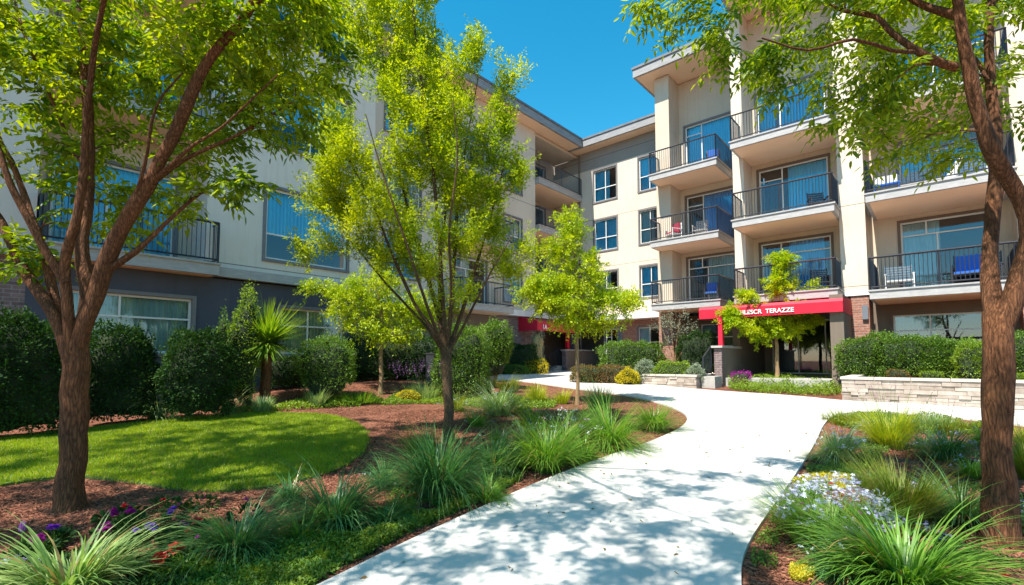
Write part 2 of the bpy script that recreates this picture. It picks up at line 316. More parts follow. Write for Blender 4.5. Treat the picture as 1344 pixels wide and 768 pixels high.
def groundmat():
    m, t, out = newmat('bark mulch'); b = N(t, 'ShaderNodeBsdfPrincipled', Roughness=0.95); b.inputs['Specular IOR Level'].default_value = 0.15
    tc = N(t, 'ShaderNodeTexCoord'); v = N(t, 'ShaderNodeTexVoronoi', Scale=42.0); t.links.new(tc.outputs['Object'], v.inputs['Vector'])
    n = N(t, 'ShaderNodeTexNoise', Scale=1.3, Detail=8.0, Roughness=.7); t.links.new(tc.outputs['Object'], n.inputs['Vector'])
    sp = N(t, 'ShaderNodeSeparateXYZ'); t.links.new(v.outputs['Color'], sp.inputs[0])
    c = ramp(t, sp.outputs[0], [(0.0, (0.07, 0.027, 0.018)), (0.5, (0.20, 0.08, 0.052)), (1.0, (0.36, 0.165, 0.11))])
    mx = N(t, 'ShaderNodeMixRGB', blend_type='MULTIPLY'); mx.inputs[0].default_value = 1; t.links.new(c, mx.inputs[1])
    t.links.new(ramp(t, n.outputs[0], [(0.3, (0.65, 0.62, 0.6)), (0.7, (1.25, 1.2, 1.1))]), mx.inputs[2]); t.links.new(mx.outputs[0], b.inputs['Base Color'])
    bp = N(t, 'ShaderNodeBump', Strength=1.0, Distance=0.02); t.links.new(v.outputs['Distance'], bp.inputs['Height']); t.links.new(bp.outputs[0], b.inputs['Normal'])
    t.links.new(b.outputs[0], out.inputs[0]); return m
def pathmat():
    m, t, out = newmat('path concrete'); b = N(t, 'ShaderNodeBsdfPrincipled', Roughness=0.8)
    tc = N(t, 'ShaderNodeTexCoord'); n = N(t, 'ShaderNodeTexNoise', Scale=0.8, Detail=10.0, Roughness=.7); t.links.new(tc.outputs['Object'], n.inputs['Vector'])
    n2 = N(t, 'ShaderNodeTexNoise', Scale=160.0, Detail=3.0); t.links.new(tc.outputs['Object'], n2.inputs['Vector'])
    mx = N(t, 'ShaderNodeMixRGB', blend_type='MULTIPLY'); mx.inputs[0].default_value = 1
    t.links.new(ramp(t, n.outputs[0], [(0.3, (0.50, 0.475, 0.44)), (0.7, (0.66, 0.635, 0.59))]), mx.inputs[1])
    t.links.new(ramp(t, n2.outputs[0], [(0.3, (0.86, 0.86, 0.86)), (0.6, (1, 1, 1))]), mx.inputs[2]); t.links.new(mx.outputs[0], b.inputs['Base Color'])
    bp = N(t, 'ShaderNodeBump', Strength=0.2, Distance=0.004); t.links.new(n2.outputs[0], bp.inputs['Height']); t.links.new(bp.outputs[0], b.inputs['Normal'])
    t.links.new(b.outputs[0], out.inputs[0]); return m
M['barkbrown'] = barkmat('ridged brown bark', (0.024, 0.011, 0.006), (0.115, 0.048, 0.021), (0.25, 0.11, 0.05)); M['barkgrey'] = barkmat('ridged grey bark', (0.02, 0.013, 0.008), (0.09, 0.055, 0.03), (0.19, 0.125, 0.07), 1.4)
M['mulch'] = groundmat(); M['path'] = pathmat()
M['soil'] = solid('lawn soil', (0.05, 0.09, 0.012), (0.09, 0.14, 0.018), 5, 0.95)

# ================================================================== THE GROUND
gx = np.unique(np.concatenate([np.linspace(-400, -30, 12), np.linspace(-30, 30, 121), np.linspace(30, 400, 12)]))
gy = np.unique(np.concatenate([np.linspace(-300, -20, 8), np.linspace(-20, 40, 121), np.linspace(40, 600, 14)]))
GV = np.array([(x, y, gz(x, y)) for y in gy for x in gx]); nxx = len(gx)
ii, jj = np.meshgrid(np.arange(nxx - 1), np.arange(len(gy) - 1)); k0 = (jj * nxx + ii).ravel()
structure('ground', Geo().add(GV, np.stack([k0, k0 + 1, k0 + nxx + 1, k0 + nxx], 1)), M['mulch'], smooth=True)

def smooth_loop(pts, it=2):
    pts = [np.array(p[:2]) for p in pts]
    for _ in range(it):
        q = []
        for i in range(len(pts)):
            a, b = pts[i], pts[(i + 1) % len(pts)]; q += [a * .75 + b * .25, a * .25 + b * .75]
        pts = q
    return pts
def inside(P, poly):
    P = np.asarray(P); x, y = P[:, 0], P[:, 1]; r = np.zeros(len(P), bool); n = len(poly)
    for i in range(n):
        x1, y1 = poly[i][:2]; x2, y2 = poly[(i + 1) % n][:2]
        if y1 == y2: continue
        c = ((y1 > y) != (y2 > y)) & (x < (x2 - x1) * (y - y1) / (y2 - y1) + x1); r ^= c
    return r
def sheet(name, loop, lift, m, edge=0.12, cell=0.35, kind='structure'):
    """surface following the ground inside a plan outline, with a real edge"""
    import bmesh
    bm = bmesh.new(); vs = [bm.verts.new((p[0], p[1], 0)) for p in loop]; bm.faces.new(vs)
    lo = np.min(loop, axis=0); hi = np.max(loop, axis=0)
    for ax in (0, 1):
        c = math.floor(lo[ax] / cell) * cell + cell
        while c < hi[ax]:
            co = [0, 0, 0]; no = [0, 0, 0]; co[ax] = c; no[ax] = 1
            bmesh.ops.bisect_plane(bm, geom=bm.verts[:] + bm.edges[:] + bm.faces[:], plane_co=co, plane_no=no); c += cell
    r = bmesh.ops.extrude_face_region(bm, geom=bm.faces[:])
    up = set(v for v in r['geom'] if isinstance(v, bmesh.types.BMVert))
    for v in bm.verts: v.co.z = gz(v.co.x, v.co.y) + (lift if v in up else lift - edge)
    bmesh.ops.recalc_face_normals(bm, faces=bm.faces[:])
    me = bpy.data.meshes.new(name); bm.to_mesh(me); bm.free(); me.materials.append(m)
    o = bpy.data.objects.new(name, me); C.objects.link(o); o['kind'] = kind; return o
left_edge = [(240, 860), (430, 768), (520, 722), (620, 675), (720, 630), (800, 600), (860, 580), (895, 563), (904, 552), (896, 542), (868, 531), (838, 523), (795, 516), (745, 510), (700, 503), (655, 498), (610, 496)]
right_edge = [(978, 860), (973, 768), (973, 742), (985, 712), (1010, 675), (1045, 625), (1070, 585), (1082, 556), (1100, 544), (1150, 541), (1250, 549), (1344, 560), (1420, 570)]
path_loop = [gnd(*p) for p in left_edge[::-1]][::-1]
far = [gnd(590, 487), gnd(650, 484), gnd(693, 482), gnd(735, 487), gnd(800, 488), gnd(850, 506), gnd(940, 514), gnd(1050, 521), gnd(1112, 528), gnd(1200, 531), gnd(1344, 541), gnd(1450, 549)]
loop = [np.array((-0.1 - 1.6, 1.0))] + [np.array(p[:2]) for p in path_loop] + [np.array(p[:2]) for p in far] + [np.array(gnd(*p)[:2]) for p in right_edge[::-1]] + [np.array((1.0, 1.0)), np.array((0.9, -3.0)), np.array((-2.2, -3.0))]
PATH = smooth_loop(loop, 2); sheet('path', PATH, 0.035, M['path'], 0.2)
lawn_px = [(-60, 586), (0, 578), (100, 566), (240, 550), (340, 542), (430, 544), (478, 560), (484, 585), (460, 612), (400, 632), (330, 645), (250, 648), (185, 636), (100, 626), (30, 634), (-60, 650), (-200, 680), (-300, 640), (-200, 600)]
LAWN = smooth_loop([gnd(*p) for p in lawn_px], 2); sheet('lawn', LAWN, 0.03, M['soil'], 0.1)

# ================================================================== BUILDINGS
RR = -A0; RL = PI / 2 - A0       # frame rotations: local x along facade, local y into the building
def toworld(rot, x, y, z=0):
    c, s_ = math.cos(rot), math.sin(rot); return (c * x - s_ * y, s_ * x + c * y, z)
class Wing:
    def __init__(s, label, rot, bx, by):
        s.base = (bx, by, 0); s.root = thing('apartment_building', label, 'building', toworld(rot, bx, by), rot)
    def part(s, name, geo, m, parent=None, smooth=False):
        o = geo.build(name, m, parent or s.root, smooth)
        if parent is None: o.location = (-s.base[0], -s.base[1], 0)
        return o
def wall(x0, x1, z0, z1, y0, y1, holes=(), geo=None):
    """a wall slab with rectangular openings (real reveals)"""
    g = geo or Geo(); holes = [h for h in holes if h[1] > x0 and h[0] < x1 and h[3] > z0 and h[2] < z1]
    xs = sorted(set([x0, x1] + [min(max(h[i], x0), x1) for h in holes for i in (0, 1)]))
    zs = sorted(set([z0, z1] + [min(max(h[i], z0), z1) for h in holes for i in (2, 3)]))
    def sol(i, j):
        if i < 0 or j < 0 or i >= len(xs) - 1 or j >= len(zs) - 1: return False
        cx, cz = (xs[i] + xs[i+1]) / 2, (zs[j] + zs[j+1]) / 2
        return not any(h[0] < cx < h[1] and h[2] < cz < h[3] for h in holes)
    for i in range(len(xs) - 1):
        for j in range(len(zs) - 1):
            if not sol(i, j): continue
            a, b, c, d = xs[i], xs[i+1], zs[j], zs[j+1]
            g.add([(a,y0,c),(b,y0,c),(b,y0,d),(a,y0,d)], [(0,1,2,3)]); g.add([(a,y1,c),(b,y1,c),(b,y1,d),(a,y1,d)], [(3,2,1,0)])
            if not sol(i-1, j): g.add([(a,y0,c),(a,y1,c),(a,y1,d),(a,y0,d)], [(3,2,1,0)])
            if not sol(i+1, j): g.add([(b,y0,c),(b,y1,c),(b,y1,d),(b,y0,d)], [(0,1,2,3)])
            if not sol(i, j-1): g.add([(a,y0,c),(b,y0,c),(b,y1,c),(a,y1,c)], [(3,2,1,0)])
            if not sol(i, j+1): g.add([(a,y0,d),(b,y0,d),(b,y1,d),(a,y1,d)], [(0,1,2,3)])
    return g
def ring(g, x0, x1, z0, z1, y0, y1, t):
    g.box(x0, x1, y0, y1, z1 - t, z1); g.box(x0, x1, y0, y1, z0, z0 + t)
    g.box(x0, x0 + t, y0, y1, z0 + t, z1 - t); g.box(x1 - t, x1, y0, y1, z0 + t, z1 - t)
def curtain_geo(xa, xb, za, zb, y, pleat=0.11, amp=0.035):
    n = max(4, int((xb - xa) / pleat * 6)); xs = np.linspace(xa, xb, n); ph = random.random() * 6
    ys = y + amp * np.sin(xs / pleat * 2 * PI + ph + 0.8 * np.sin(xs * 5))
    v = np.concatenate([np.stack([xs, ys, np.full(n, za)], 1), np.stack([xs, ys + 0.01, np.full(n, zb)], 1)])
    i = np.arange(n - 1); return Geo().add(v, np.stack([i, i + 1, n + i + 1, n + i], 1))
def window(W, xa, xb, za, zb, y, kind='sash', sur='surround', cur='curtain', cov=(0, 1), glass='glass', name='window'):
    """y = outer face of wall; the opening xa..xb, za..zb is already cut"""
    g = Geo(); t = .085
    g.box(xa - t, xb + t, y - .03, y + .05, zb - .002, zb + t); 
    g.box(xa - t, xb + t, y - .05, y + .05, za - t, za + .002)
    g.box(xa - t, xa + .002, y - .03, y + .05, za + .002, zb - .002); g.box(xb - .002, xb + t, y - .03, y + .05, za + .002, zb - .002)
    wn = W.part(name, g, M[sur])
    f = Geo(); a, b, c, d = xa + .004, xb - .004, za + .004, zb - .004; f0, f1 = y + .07, y + .13
    ring(f, a, b, c, d, f0, f1, .055); m = .045
    def vb(x, z0=c + .05, z1=d - .05): f.box(x - m/2, x + m/2, f0 + .004, f1 - .004, z0, z1)
    def hb(z, x0=a + .05, x1=b - .05): f.box(x0, x1, f0 + .006, f1 - .006, z - m/2, z + m/2)
    if kind == 'sash': vb((a+b)/2); hb(c + (d-c) * .42, (a+b)/2 + m/2, b - .05); hb(c + (d-c) * .42, a + .05, (a+b)/2 - m/2)
    elif kind == 'hopper': hb(c + (d-c) * .36); vb((a+b)/2, c + .05, c + (d-c) * .36 - m/2)
    elif kind == 'wide': vb(a + (b-a) * .42, c + .05, d - .05); hb(c + (d-c) * .62, a + .05, a + (b-a) * .42 - m/2); hb(c + (d-c) * .62, a + (b-a) * .42 + m/2, b - .05)
    elif kind == 'door': hb(d - .5); vb(a + (b-a) * .42, c + .05, d - .5 - m/2); vb(a + (b-a) * .30, d - .5 + m/2, d - .05)
    elif kind == 'doorl': vb(a + (b-a) * .35); hb(d - .48, a + .05, a + (b-a) * .35 - m/2)
    elif kind == 'doort': vb(a + (b-a) * .38); vb(a + (b-a)*.76)
    W.part('frame', f, M['frame'], wn)
    W.part('pane', Geo().add([(a+.05,y+.1,c+.05),(b-.05,y+.1,c+.05),(b-.05,y+.1,d-.05),(a+.05,y+.1,d-.05)], [(0,1,2,3)]), M[glass], wn)
    if cur:
        w_ = b - a
        W.part('curtain', curtain_geo(a + cov[0]*w_, a + cov[1]*w_, c + (.36 * (d - c) if kind == 'hopper' else .03), d - .03, y + .24), M[cur], wn)
    return wn
def railing_geo(pts, z, h=1.05, step=0.10, posts=True, solid_side=None):
    g = Geo(); r = 0.012
    for i in range(len(pts) - 1):
        a, b = np.array(pts[i]), np.array(pts[i+1]); L = np.linalg.norm(b - a); u = (b - a) / L
        for zz, rr in ((z + h, .034), (z + .09, .022)): g.tube([(*a, zz), (*(a + (b-a)*.5), zz), (*b, zz)], rr, 4)
        k = max(2, int(L / step))
        for j in range(1, k):
            p = a + u * (L * j / k); g.tube([(*p, z + .09), (*p, z + h)], .0105, 4, cap=False)
        for p in ([a, b] + ([(a + b) / 2] if L > 2.4 else [])): g.tube([(*p, z - .02), (*p, z + h)], .027, 4)
    return g
def balcony(W, xa, xb, yf, yb, z, th=.30, sides=(True, True), under='soffit', rail=True):
    g = Geo(); g.box(xa, xb, yf, yb - .003, z - th, z - .05); g.box(xa - .04, xb + .04, yf - .04, yb - .003, z - .05, z)
    o = W.part('balcony', g, M['fascia'])
    W.part('soffit_panel', Geo().box(xa + .1, xb - .1, yf + .1, yb - .02, z - th - .012, z - th - .002), M[under], o)
    if rail:
        pts = [(xa + .03, yf + .03), (xb - .03, yf + .03)]
        if sides[0]: pts = [(xa + .03, yb - .05)] + pts
        if sides[1]: pts = pts + [(xb - .03, yb - .05)]
        W.part('railing', railing_geo(pts, z), M['rail'], o)
    return o
def roof(W, pts_boxes, z, th=.5, over='fascia'):
    g = Geo()
    for (x0, x1, y0, y1) in pts_boxes: g.box(x0, x1, y0, y1, z - th, z - .11)
    o = W.part('roof', g, M['roofedge'])
    c = Geo()
    for (x0, x1, y0, y1) in pts_boxes: c.box(x0 - .05, x1 + .05, y0 - .05, y1 + .05, z - .108, z)
    W.part('roof_flashing', c, M['capm'], o)
    s_ = Geo()
    for (x0, x1, y0, y1) in pts_boxes: s_.box(x0 + .12, x1 - .12, y0 + .12, y1 - .12, z - th - .012, z - th - .002)
    W.part('soffit_panel', s_, M['soffit'], o)

# ------------------------------ RIGHT WING (local x right, y in)
RW = Wing('four storey cream stucco apartment wing with stacked balconies and a red entrance awning', RR, -4.0, 21.0)
F2, F3, F4 = 4.05, 7.05, 10.2
# A: the flat bay with two columns of windows
Aw = [(-15.5, -13.95), (-12.5, -11.25)]; Az = [(5.1, 6.85), (8.15, 10.05), (11.2, 13.15)]
Ah = [(a, b, c, d) for (a, b) in Aw for (c, d) in Az]
RW.part('wall', wall(-18.7, -9.7, 4.15, 13.35, 25.2, 25.45, Ah), M['cream'])
RW.part('upper_wall', wall(-18.7, -9.7, 13.35, 14.9, 25.23, 25.45), M['grey'])
for i, (a, b) in enumerate(Aw):
    for j, (c, d) in enumerate(Az):
        window(RW, a, b, c, d, 25.2, 'sash', 'surround2', ['curtainw', 'curtain', 'curtainw'][(i + j) % 3] if j < 2 else 'curtain', (0, 1) if (i+j) % 2 else (0, .62))
RW.part('canopy', Geo().box(-16.55, -10.0, 24.3, 25.19, 3.85, 4.146), M['white'])
bh = [(-12.7, -11.35, 1.95, 3.4), (-14.9, -13.75, 1.3, 3.4)]
RW.part('brick_wall', wall(-14.9, -9.7, 0, 3.85, 25.2, 25.45, bh), M['brick'])
window(RW, -12.7, -11.35, 1.95, 3.4, 25.2, 'sash', 'surround2', 'curtainw', (.0, .5))
window(RW, -14.9 + .09, -13.75, 1.3, 3.4, 25.2, 'doorl', 'surround2', 'curtainw', (.6, 1), 'dglass')
RW.part('porch_wall', Geo().box(-16.1, -14.95, 27.6, 27.8, 0, 3.85).box(-19.5, -16.1, 27.6, 27.8, 0, 4.1).box(-19.5, -14.95, 25.5, 27.6, 3.86, 4.1).box(-14.98, -14.92, 25.45, 27.6, 0, 3.85), M['taupe'])
RW.part('porch_floor', Geo().box(-16.1, -14.95, 24.4, 27.6, 0.2, 0.97), M['concrete'])
# B bay
RW.part('pillar', Geo().box(-10.0, -9.3, 22.0, 25.2, 3.9, 15.4), M['tan'])
RW.part('brick_pillar', Geo().box(-10.0, -9.3, 22.0, 25.2, 0, 3.9), M['brick'])
Bd = [(-9.0, -6.75, F4, 13.1), (-9.0, -6.75, F3, 9.55), (-9.0, -6.75, F2, 6.5)]
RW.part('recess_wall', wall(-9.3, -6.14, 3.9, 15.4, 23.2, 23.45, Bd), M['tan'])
window(RW, *Bd[0], 23.2, 'doorl', 'surround2', 'curtain', (0, 1), name='balcony_door')
window(RW, *Bd[1], 23.2, 'doorl', 'surround', 'curtain2', (.35, 1), name='balcony_door')
window(RW, *Bd[2], 23.2, 'door', 'surround', 'curtainw', (.4, 1), name='balcony_door')
for z in (F4 + .08, F3 + .05, F2 + .1): balcony(RW, -9.9, -6.82, 21.0, 23.2, z)
RW.part('base_wall', wall(-9.3, -6.17, 0, 3.75, 23.6, 23.8, [(-8.6, -6.9, 2.2, 3.3)]), M['taupe'])
window(RW, -8.6, -6.9, 2.2, 3.3, 23.6, 'sash', 'surround', None)
# C bay and pilasters
RW.part('pilaster', Geo().box(-6.14, -5.72, 20.9, 24.0, 3.9, 16.4), M['cream'])
RW.part('pilaster', Geo().box(-2.52, -1.75, 20.9, 23.4, 4.0, 16.4), M['cream'])
Cd = [(-5.45, -2.95, F4, 13.0), (-5.45, -2.95, F3, 9.6), (-5.45, -2.95, F2, 6.45)]
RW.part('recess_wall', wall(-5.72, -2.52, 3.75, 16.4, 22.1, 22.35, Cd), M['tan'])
window(RW, *Cd[0], 22.1, 'doorl', 'surround2', 'curtain', (0, 1), name='balcony_door')
window(RW, *Cd[1], 22.1, 'doorl', 'surround', 'curtain', (.42, 1), name='balcony_door')
window(RW, *Cd[2], 22.1, 'door', 'surround', 'curtain2', (.4, .9), name='balcony_door')
for z in (F4, F3, F2): balcony(RW, -5.86, -2.5, 19.7, 22.1, z)
# D bay
Dd = [(-.8, 1.75, F4, 12.8), (-.8, 1.75, F3, 9.4), (-.85, 1.5, F2, 6.5)]
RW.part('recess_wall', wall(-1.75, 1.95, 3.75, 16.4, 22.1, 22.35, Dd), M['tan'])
window(RW, *Dd[0], 22.1, 'door', 'surround2', 'curtain', (0, 1), name='balcony_door')
window(RW, *Dd[1], 22.1, 'door', 'surround2', 'curtain', (.0, .88), name='balcony_door')
window(RW, *Dd[2], 22.1, 'door', 'surround', 'curtainw', (0, .45), name='balcony_door')
for z in (F4 - .1, F3, F2 - .2): balcony(RW, -1.6, 1.85, 19.4, 22.1, z)
RW.part('wall', Geo().box(1.95, 9.0, 20.9, 23.4, 4.0, 16.4), M['cream'])
RW.part('wall_light', Geo().tube([(2.3, 20.8, 8.75), (2.3, 20.8, 8.6), (2.3, 20.8, 8.4)], [.03, .09, .10], 10).box(2.27, 2.33, 20.8, 20.9, 8.66, 8.74), M['greymetal'])
for ba, bb in ((-2.56, -1.71), (1.91, 9.0)): RW.part('band_course', Geo().box(ba, bb, 20.85, 20.9, 3.86, 4.0), M['white'])
RW.part('brick_wall', wall(-2.27, -1.75, 0, 3.86, 20.9, 22.1).box(1.95, 9.0, 20.9, 23.4, 0, 3.86), M['brick'])
RW.part('base_wall', wall(-1.75, 1.95, 0, 3.75, 21.6, 21.8, [(-1.15, 1.2, 1.7, 3.15)]), M['taupe'])
wn = window(RW, -1.15, 1.2, 1.7, 3.15, 21.6, 'wide', 'surround', 'curtainw', (0, .48), 'dglass')
RW.part('window_guard', railing_geo([(-1.1, 21.52), (1.15, 21.52)], 1.6, .7, .2), M['rail'], wn)
RW.part('electrical_box', Geo().box(-1.95, -1.78, 20.8, 20.9, 3.0, 3.5), M['greymetal'])
# roofs
roof(RW, [(-17.4, -10.0, 24.4, 40)], 15.05, .52)
roof(RW, [(-10.75, -6.15, 21.2, 40)], 15.95, .5)
roof(RW, [(-6.145, 9.6, 19.6, 40)], 16.95, .5)
# closing walls and dark rooms behind the glass
RW.part('dark_backing', Geo().box(-16.6, -9.4, 27.9, 28.0, 0, 14.4).box(-9.3, -6.1, 25.3, 25.4, 0, 15.3).box(-6.0, 9.0, 25.3, 25.4, 0, 16.3), M['inner'])
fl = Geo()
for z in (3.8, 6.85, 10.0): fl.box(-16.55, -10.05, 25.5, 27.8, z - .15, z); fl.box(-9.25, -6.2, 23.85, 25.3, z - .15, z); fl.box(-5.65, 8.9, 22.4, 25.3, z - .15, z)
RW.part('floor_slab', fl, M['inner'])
RW.part('end_wall', Geo().box(8.9, 9.1, 23.4, 40, 0, 16.4).box(-16.6, 9, 40, 40.2, 0, 15), M['cream'])
# entrance
RW.part('entrance_wall', wall(-6.17, -2.27, .9, 3.75, 24.0, 24.2, [(-5.6, -2.9, .97, 3.3)]), M['taupe'])
ed = window(RW, -5.6, -2.9, .97, 3.3, 24.0, 'doort', 'surround', None, name='entrance_door', glass='dglass')
RW.part('handle', Geo().tube([(-4.35, 24.0, 1.8), (-4.35, 23.98, 2.2)], .015, 6), M['greymetal'], ed)
RW.part('entrance_side_wall', Geo().box(-6.17, -5.9, 20.4, 24.0, 0.4, 3.75).box(-2.66, -2.28, 19.0, 24.0, 0.2, 3.75), M['taupe'])
RW.part('low_wall', Geo().box(-6.12, -5.9, 18.34, 20.4, 0.3, 2.02), M['taupe'])
RW.part('brick_end', Geo().box(-6.17, -5.9, 18.2, 18.34, 0.3, 2.02), M['gbrick'])
RW.part('wall_cap', Geo().box(-6.24, -5.84, 18.1, 20.4, 2.022, 2.1), M['concrete'])
RW.part('patio', Geo().box(-5.9, -2.66, 18.5, 24.0, .3, .93), M['concrete'])
def awning(W, xa, xb, yf, yb, z0, z1, zt, text, size, tx, axis='x'):
    prof = [(yf, z0), (yf - .02, z1), (yf + .06, z1 + .1), (yf + (yb - yf) * .35, z1 + (zt - z1) * .62), (yb, zt)]
    g = Geo(); n = len(prof)
    v = [(x, p[0], p[1]) for x in (xa, xb) for p in prof]
    g.add(v, [(i, n + i, n + i + 1, i + 1) for i in range(n - 1)])
    cap = [(xa, p[0], p[1]) for p in prof] + [(xa, yb, z0)]; g.add(cap, [tuple(range(len(cap)))])
    cap = [(xb, p[0], p[1]) for p in prof] + [(xb, yb, z0)]; g.add(cap, [tuple(range(len(cap)))[::-1]])
    o = W.part('awning', g, M['red'])
    cu = bpy.data.curves.new('lettering', 'FONT'); cu.body = text; cu.size = size; cu.extrude = .006; cu.offset = size * .018; cu.align_x = 'LEFT'
    to = bpy.data.objects.new('tmp', cu); C.objects.link(to); bpy.context.view_layer.update()
    me = bpy.data.meshes.new_from_object(to.evaluated_get(bpy.context.evaluated_depsgraph_get())); bpy.data.objects.remove(to)
    me.materials.clear(); me.materials.append(M['letter'])
    l = bpy.data.objects.new('lettering', me); C.objects.link(l); l.parent = o
    l.location = (tx, yf - .032, z0 + .09); l.rotation_euler = (PI / 2 + .0, 0, 0)
    fr = Geo()
    for x in (xa + .02, (xa + xb) / 2, xb - .02): fr.tube([(x, yf + .03, z0 + .02), (x, yb, z0 + .02)], .015, 5); fr.tube([(x, yf + .03, z0 + .02), (x, yf + .05, z1)], .012, 5)
    W.part('awning_frame', fr, M['rail'], o)
    return o
awning(RW, -6.9, -2.26, 18.8, 20.88, 3.15, 3.50, 3.74, 'CTHLESCR  TERAZZE', .215, -5.7)
RW.part('awning_post', Geo().box(-6.08, -5.93, 18.42, 18.6, 2.1, 3.3), M['red'])
# the left entrance under the corner
RW.part('low_wall', Geo().box(-16.35, -16.1, 23.1, 27.6, .3, 2.1), M['taupe'])
RW.part('brick_end', Geo().box(-16.37, -16.08, 22.95, 23.098, .3, 2.1), M['gbrick'])
RW.part('wall_cap', Geo().box(-16.42, -16.03, 22.9, 27.5, 2.102, 2.18), M['concrete'])
RW.part('awning_post', Geo().box(-16.3, -16.14, 23.2, 23.4, 2.18, 3.2), M['red'])

# ------------------------------ LEFT WING, far part (local x away, y in)
LW = Wing('long left apartment wing with deep corner balconies beneath a flat overhanging roof', RL, 18.0, 16.6)
Lh = [(18.2, 19.6, 4.6, 6.1), (18.2, 19.6, 7.4, 9.1), (18.2, 19.6, 10.5, 12.0), (14.6, 16.9, 4.1, 6.4), (14.6, 16.9, 7.2, 9.5), (14.6, 16.9, 10.3, 12.6), (11, 12.8, 5, 6.8), (11, 12.8, 8, 9.8), (11, 12.8, 11, 12.8)]
LW.part('wall', wall(8.9, 20.8, 4.15, 14.5, 16.6, 16.85, Lh), M['cream'])
for i, h in enumerate(Lh):
    if h[0] == 14.6: window(LW, *h, 16.6, 'door', 'surround2', 'curtainw', (0, .6), name='balcony_door')
    else: window(LW, *h, 16.6, 'sash', 'surround2', ['curtain', 'curtainw', 'curtain'][i % 3], (0, 1))
for z in (4.1, 7.2, 10.3): balcony(LW, 14.0, 17.5, 15.3, 16.6, z)
LW.part('recess_wall', wall(20.8, 25.9, 4.15, 14.5, 18.6, 18.8, [(22, 24.3, 6.4, 8.5), (22, 24.3, 9.1, 11.2), (22, 24.3, 11.8, 13.8)]), M['tan'])
for z in (6.4, 9.1, 11.8):
    window(LW, 22, 24.3, z, z + 2.1, 18.6, 'doorl', 'surround', 'curtain2', (0, .6), name='balcony_door')
    balcony(LW, 20.84, 25.17, 16.35, 18.6, z, .35, (True, False))
LW.part('return_wall', Geo().box(20.6, 20.8, 16.85, 18.8, 4.15, 14.5), M['tan'])
LW.part('downpipe', Geo().tube([(25.12, 16.5, 1), (25.12, 16.5, 14.4)], .05, 8), M['taupe'])
LW.part('band_course', Geo().box(8.9, 25.0, 16.2, 16.58, 3.85, 4.148), M['white'])
LW.part('base_wall', wall(8.9, 17.2, 0, 3.85, 16.6, 16.85, [(11, 13, 1.5, 3)]), M['taupe'])
window(LW, 11, 13, 1.5, 3, 16.6, 'sash', 'surround2', 'curtainw', (0, 1))
LW.part('brick_wall', wall(17.2, 25.0, 0, 3.85, 16.6, 16.85, [(20.9, 24.5, 0.5, 3.3)]), M['gbrick'])
LW.part('porch_wall', Geo().box(20.7, 27.55, 18.3, 18.5, 0, 3.8).box(20.7, 27.55, 16.9, 18.3, 3.6, 3.8), M['taupe'])
awning(LW, 19.3, 23.2, 15.3, 16.56, 3.08, 3.5, 3.84, '1A', .34, 19.7)
roof(LW, [(8.9, 24.35, 15.8, 32)], 15.05, .52); LW.part('recess_ceiling', Geo().box(20.8, 25.15, 16.7, 18.5, 14.3, 14.45), M['tan'])
LW.part('dark_backing', Geo().box(8.9, 25.9, 19.2, 19.3, 0, 14.4), M['inner'])
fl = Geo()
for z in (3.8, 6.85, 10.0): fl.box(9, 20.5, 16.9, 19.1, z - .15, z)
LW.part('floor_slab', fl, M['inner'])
LW.part('end_wall', Geo().box(8.9, 26, 31.8, 32, 0, 14.5), M['cream'])

# ------------------------------ LEFT WING, near block
NW = Wing('nearest left apartment block, pale upper storeys above a slate blue ground floor', RL, 4.0, 14.4)
G2, G3 = 4.1, 7.75
wins = [(5.6, 8.15, 4.5, 6.6, 'hopper'), (5.6, 8.15, 7.95, 10.1, 'hopper'), (5.6, 8.15, 11.4, 13.4, 'hopper')]
xl, xr = .9, 4.1
NW.part('wall', wall(-6, xl, 3.95, 15.5, 14.4, 14.65).box(xr, xr + .001, 14.4, 14.6, 4, 4.1), M['greycream'])
NW.part('wall', wall(xr, 9.13, 4.05, 15.5, 14.4, 14.65, [w_[:4] for w_ in wins]), M['greycream'])
for w_ in wins: window(NW, *w_[:4], 14.4, 'hopper', 'surround2', 'curtain', (0, 1))
dh = [(1.2, 3.7, G2, 6.6), (1.2, 3.7, G3, 10.2), (1.2, 3.7, 11.3, 13.8)]
NW.part('recess_wall', wall(xl, xr, 4.0, 15.5, 15.7, 15.9, dh), M['tan'])
NW.part('return_wall', Geo().box(xl - .2, xl, 14.65, 15.9, 4, 15.5).box(xr, xr + .2, 14.65, 15.9, 4, 15.5), M['greycream'])
for h in dh: window(NW, *h, 15.7, 'door', 'surround2', 'curtain', (0, 1), name='balcony_door')
for z in (G2, G3, 11.3): balcony(NW, xl + .02, xr + .2, 13.95, 15.7, z, .32, (True, True), 'soffit')
NW.part('band_course', Geo().box(xr + .25, 9.2, 14.2, 14.398, 3.80, 4.05), M['fascia']); NW.part('band_course', Geo().box(-6, xl - .03, 14.2, 14.398, 3.76, 3.95), M['fascia'])
gh = [(1.33, 3.85, 1.75, 3.15), (6.1, 8.1, 1.75, 3.12)]
NW.part('base_wall', wall(.8, 9.13, 0, 3.76, 14.4, 14.65, gh), M['slate'])
for jx in (4.75, 8.3): NW.part('base_joint', Geo().box(jx, jx + .02, 14.385, 14.4, 0, 3.76), M['rail'])
NW.part('brick_wall', wall(-6, .8, 0, 3.76, 14.4, 14.65), M['gbrick'])
for h in gh: window(NW, *h, 14.4, 'wide' , 'surround2', 'curtainw', (0, 1))
NW.part('end_wall', Geo().box(8.93, 9.13, 14.65, 20, 0, 15.5).box(-6.2, -6, 14.4, 26, 0, 15.5).box(-6, 9, 26, 26.2, 0, 15.5), M['greycream'])
NW.part('dark_backing', Geo().box(-6, 8.9, 16.6, 16.7, 0, 15.3), M['inner'])
fl = Geo()
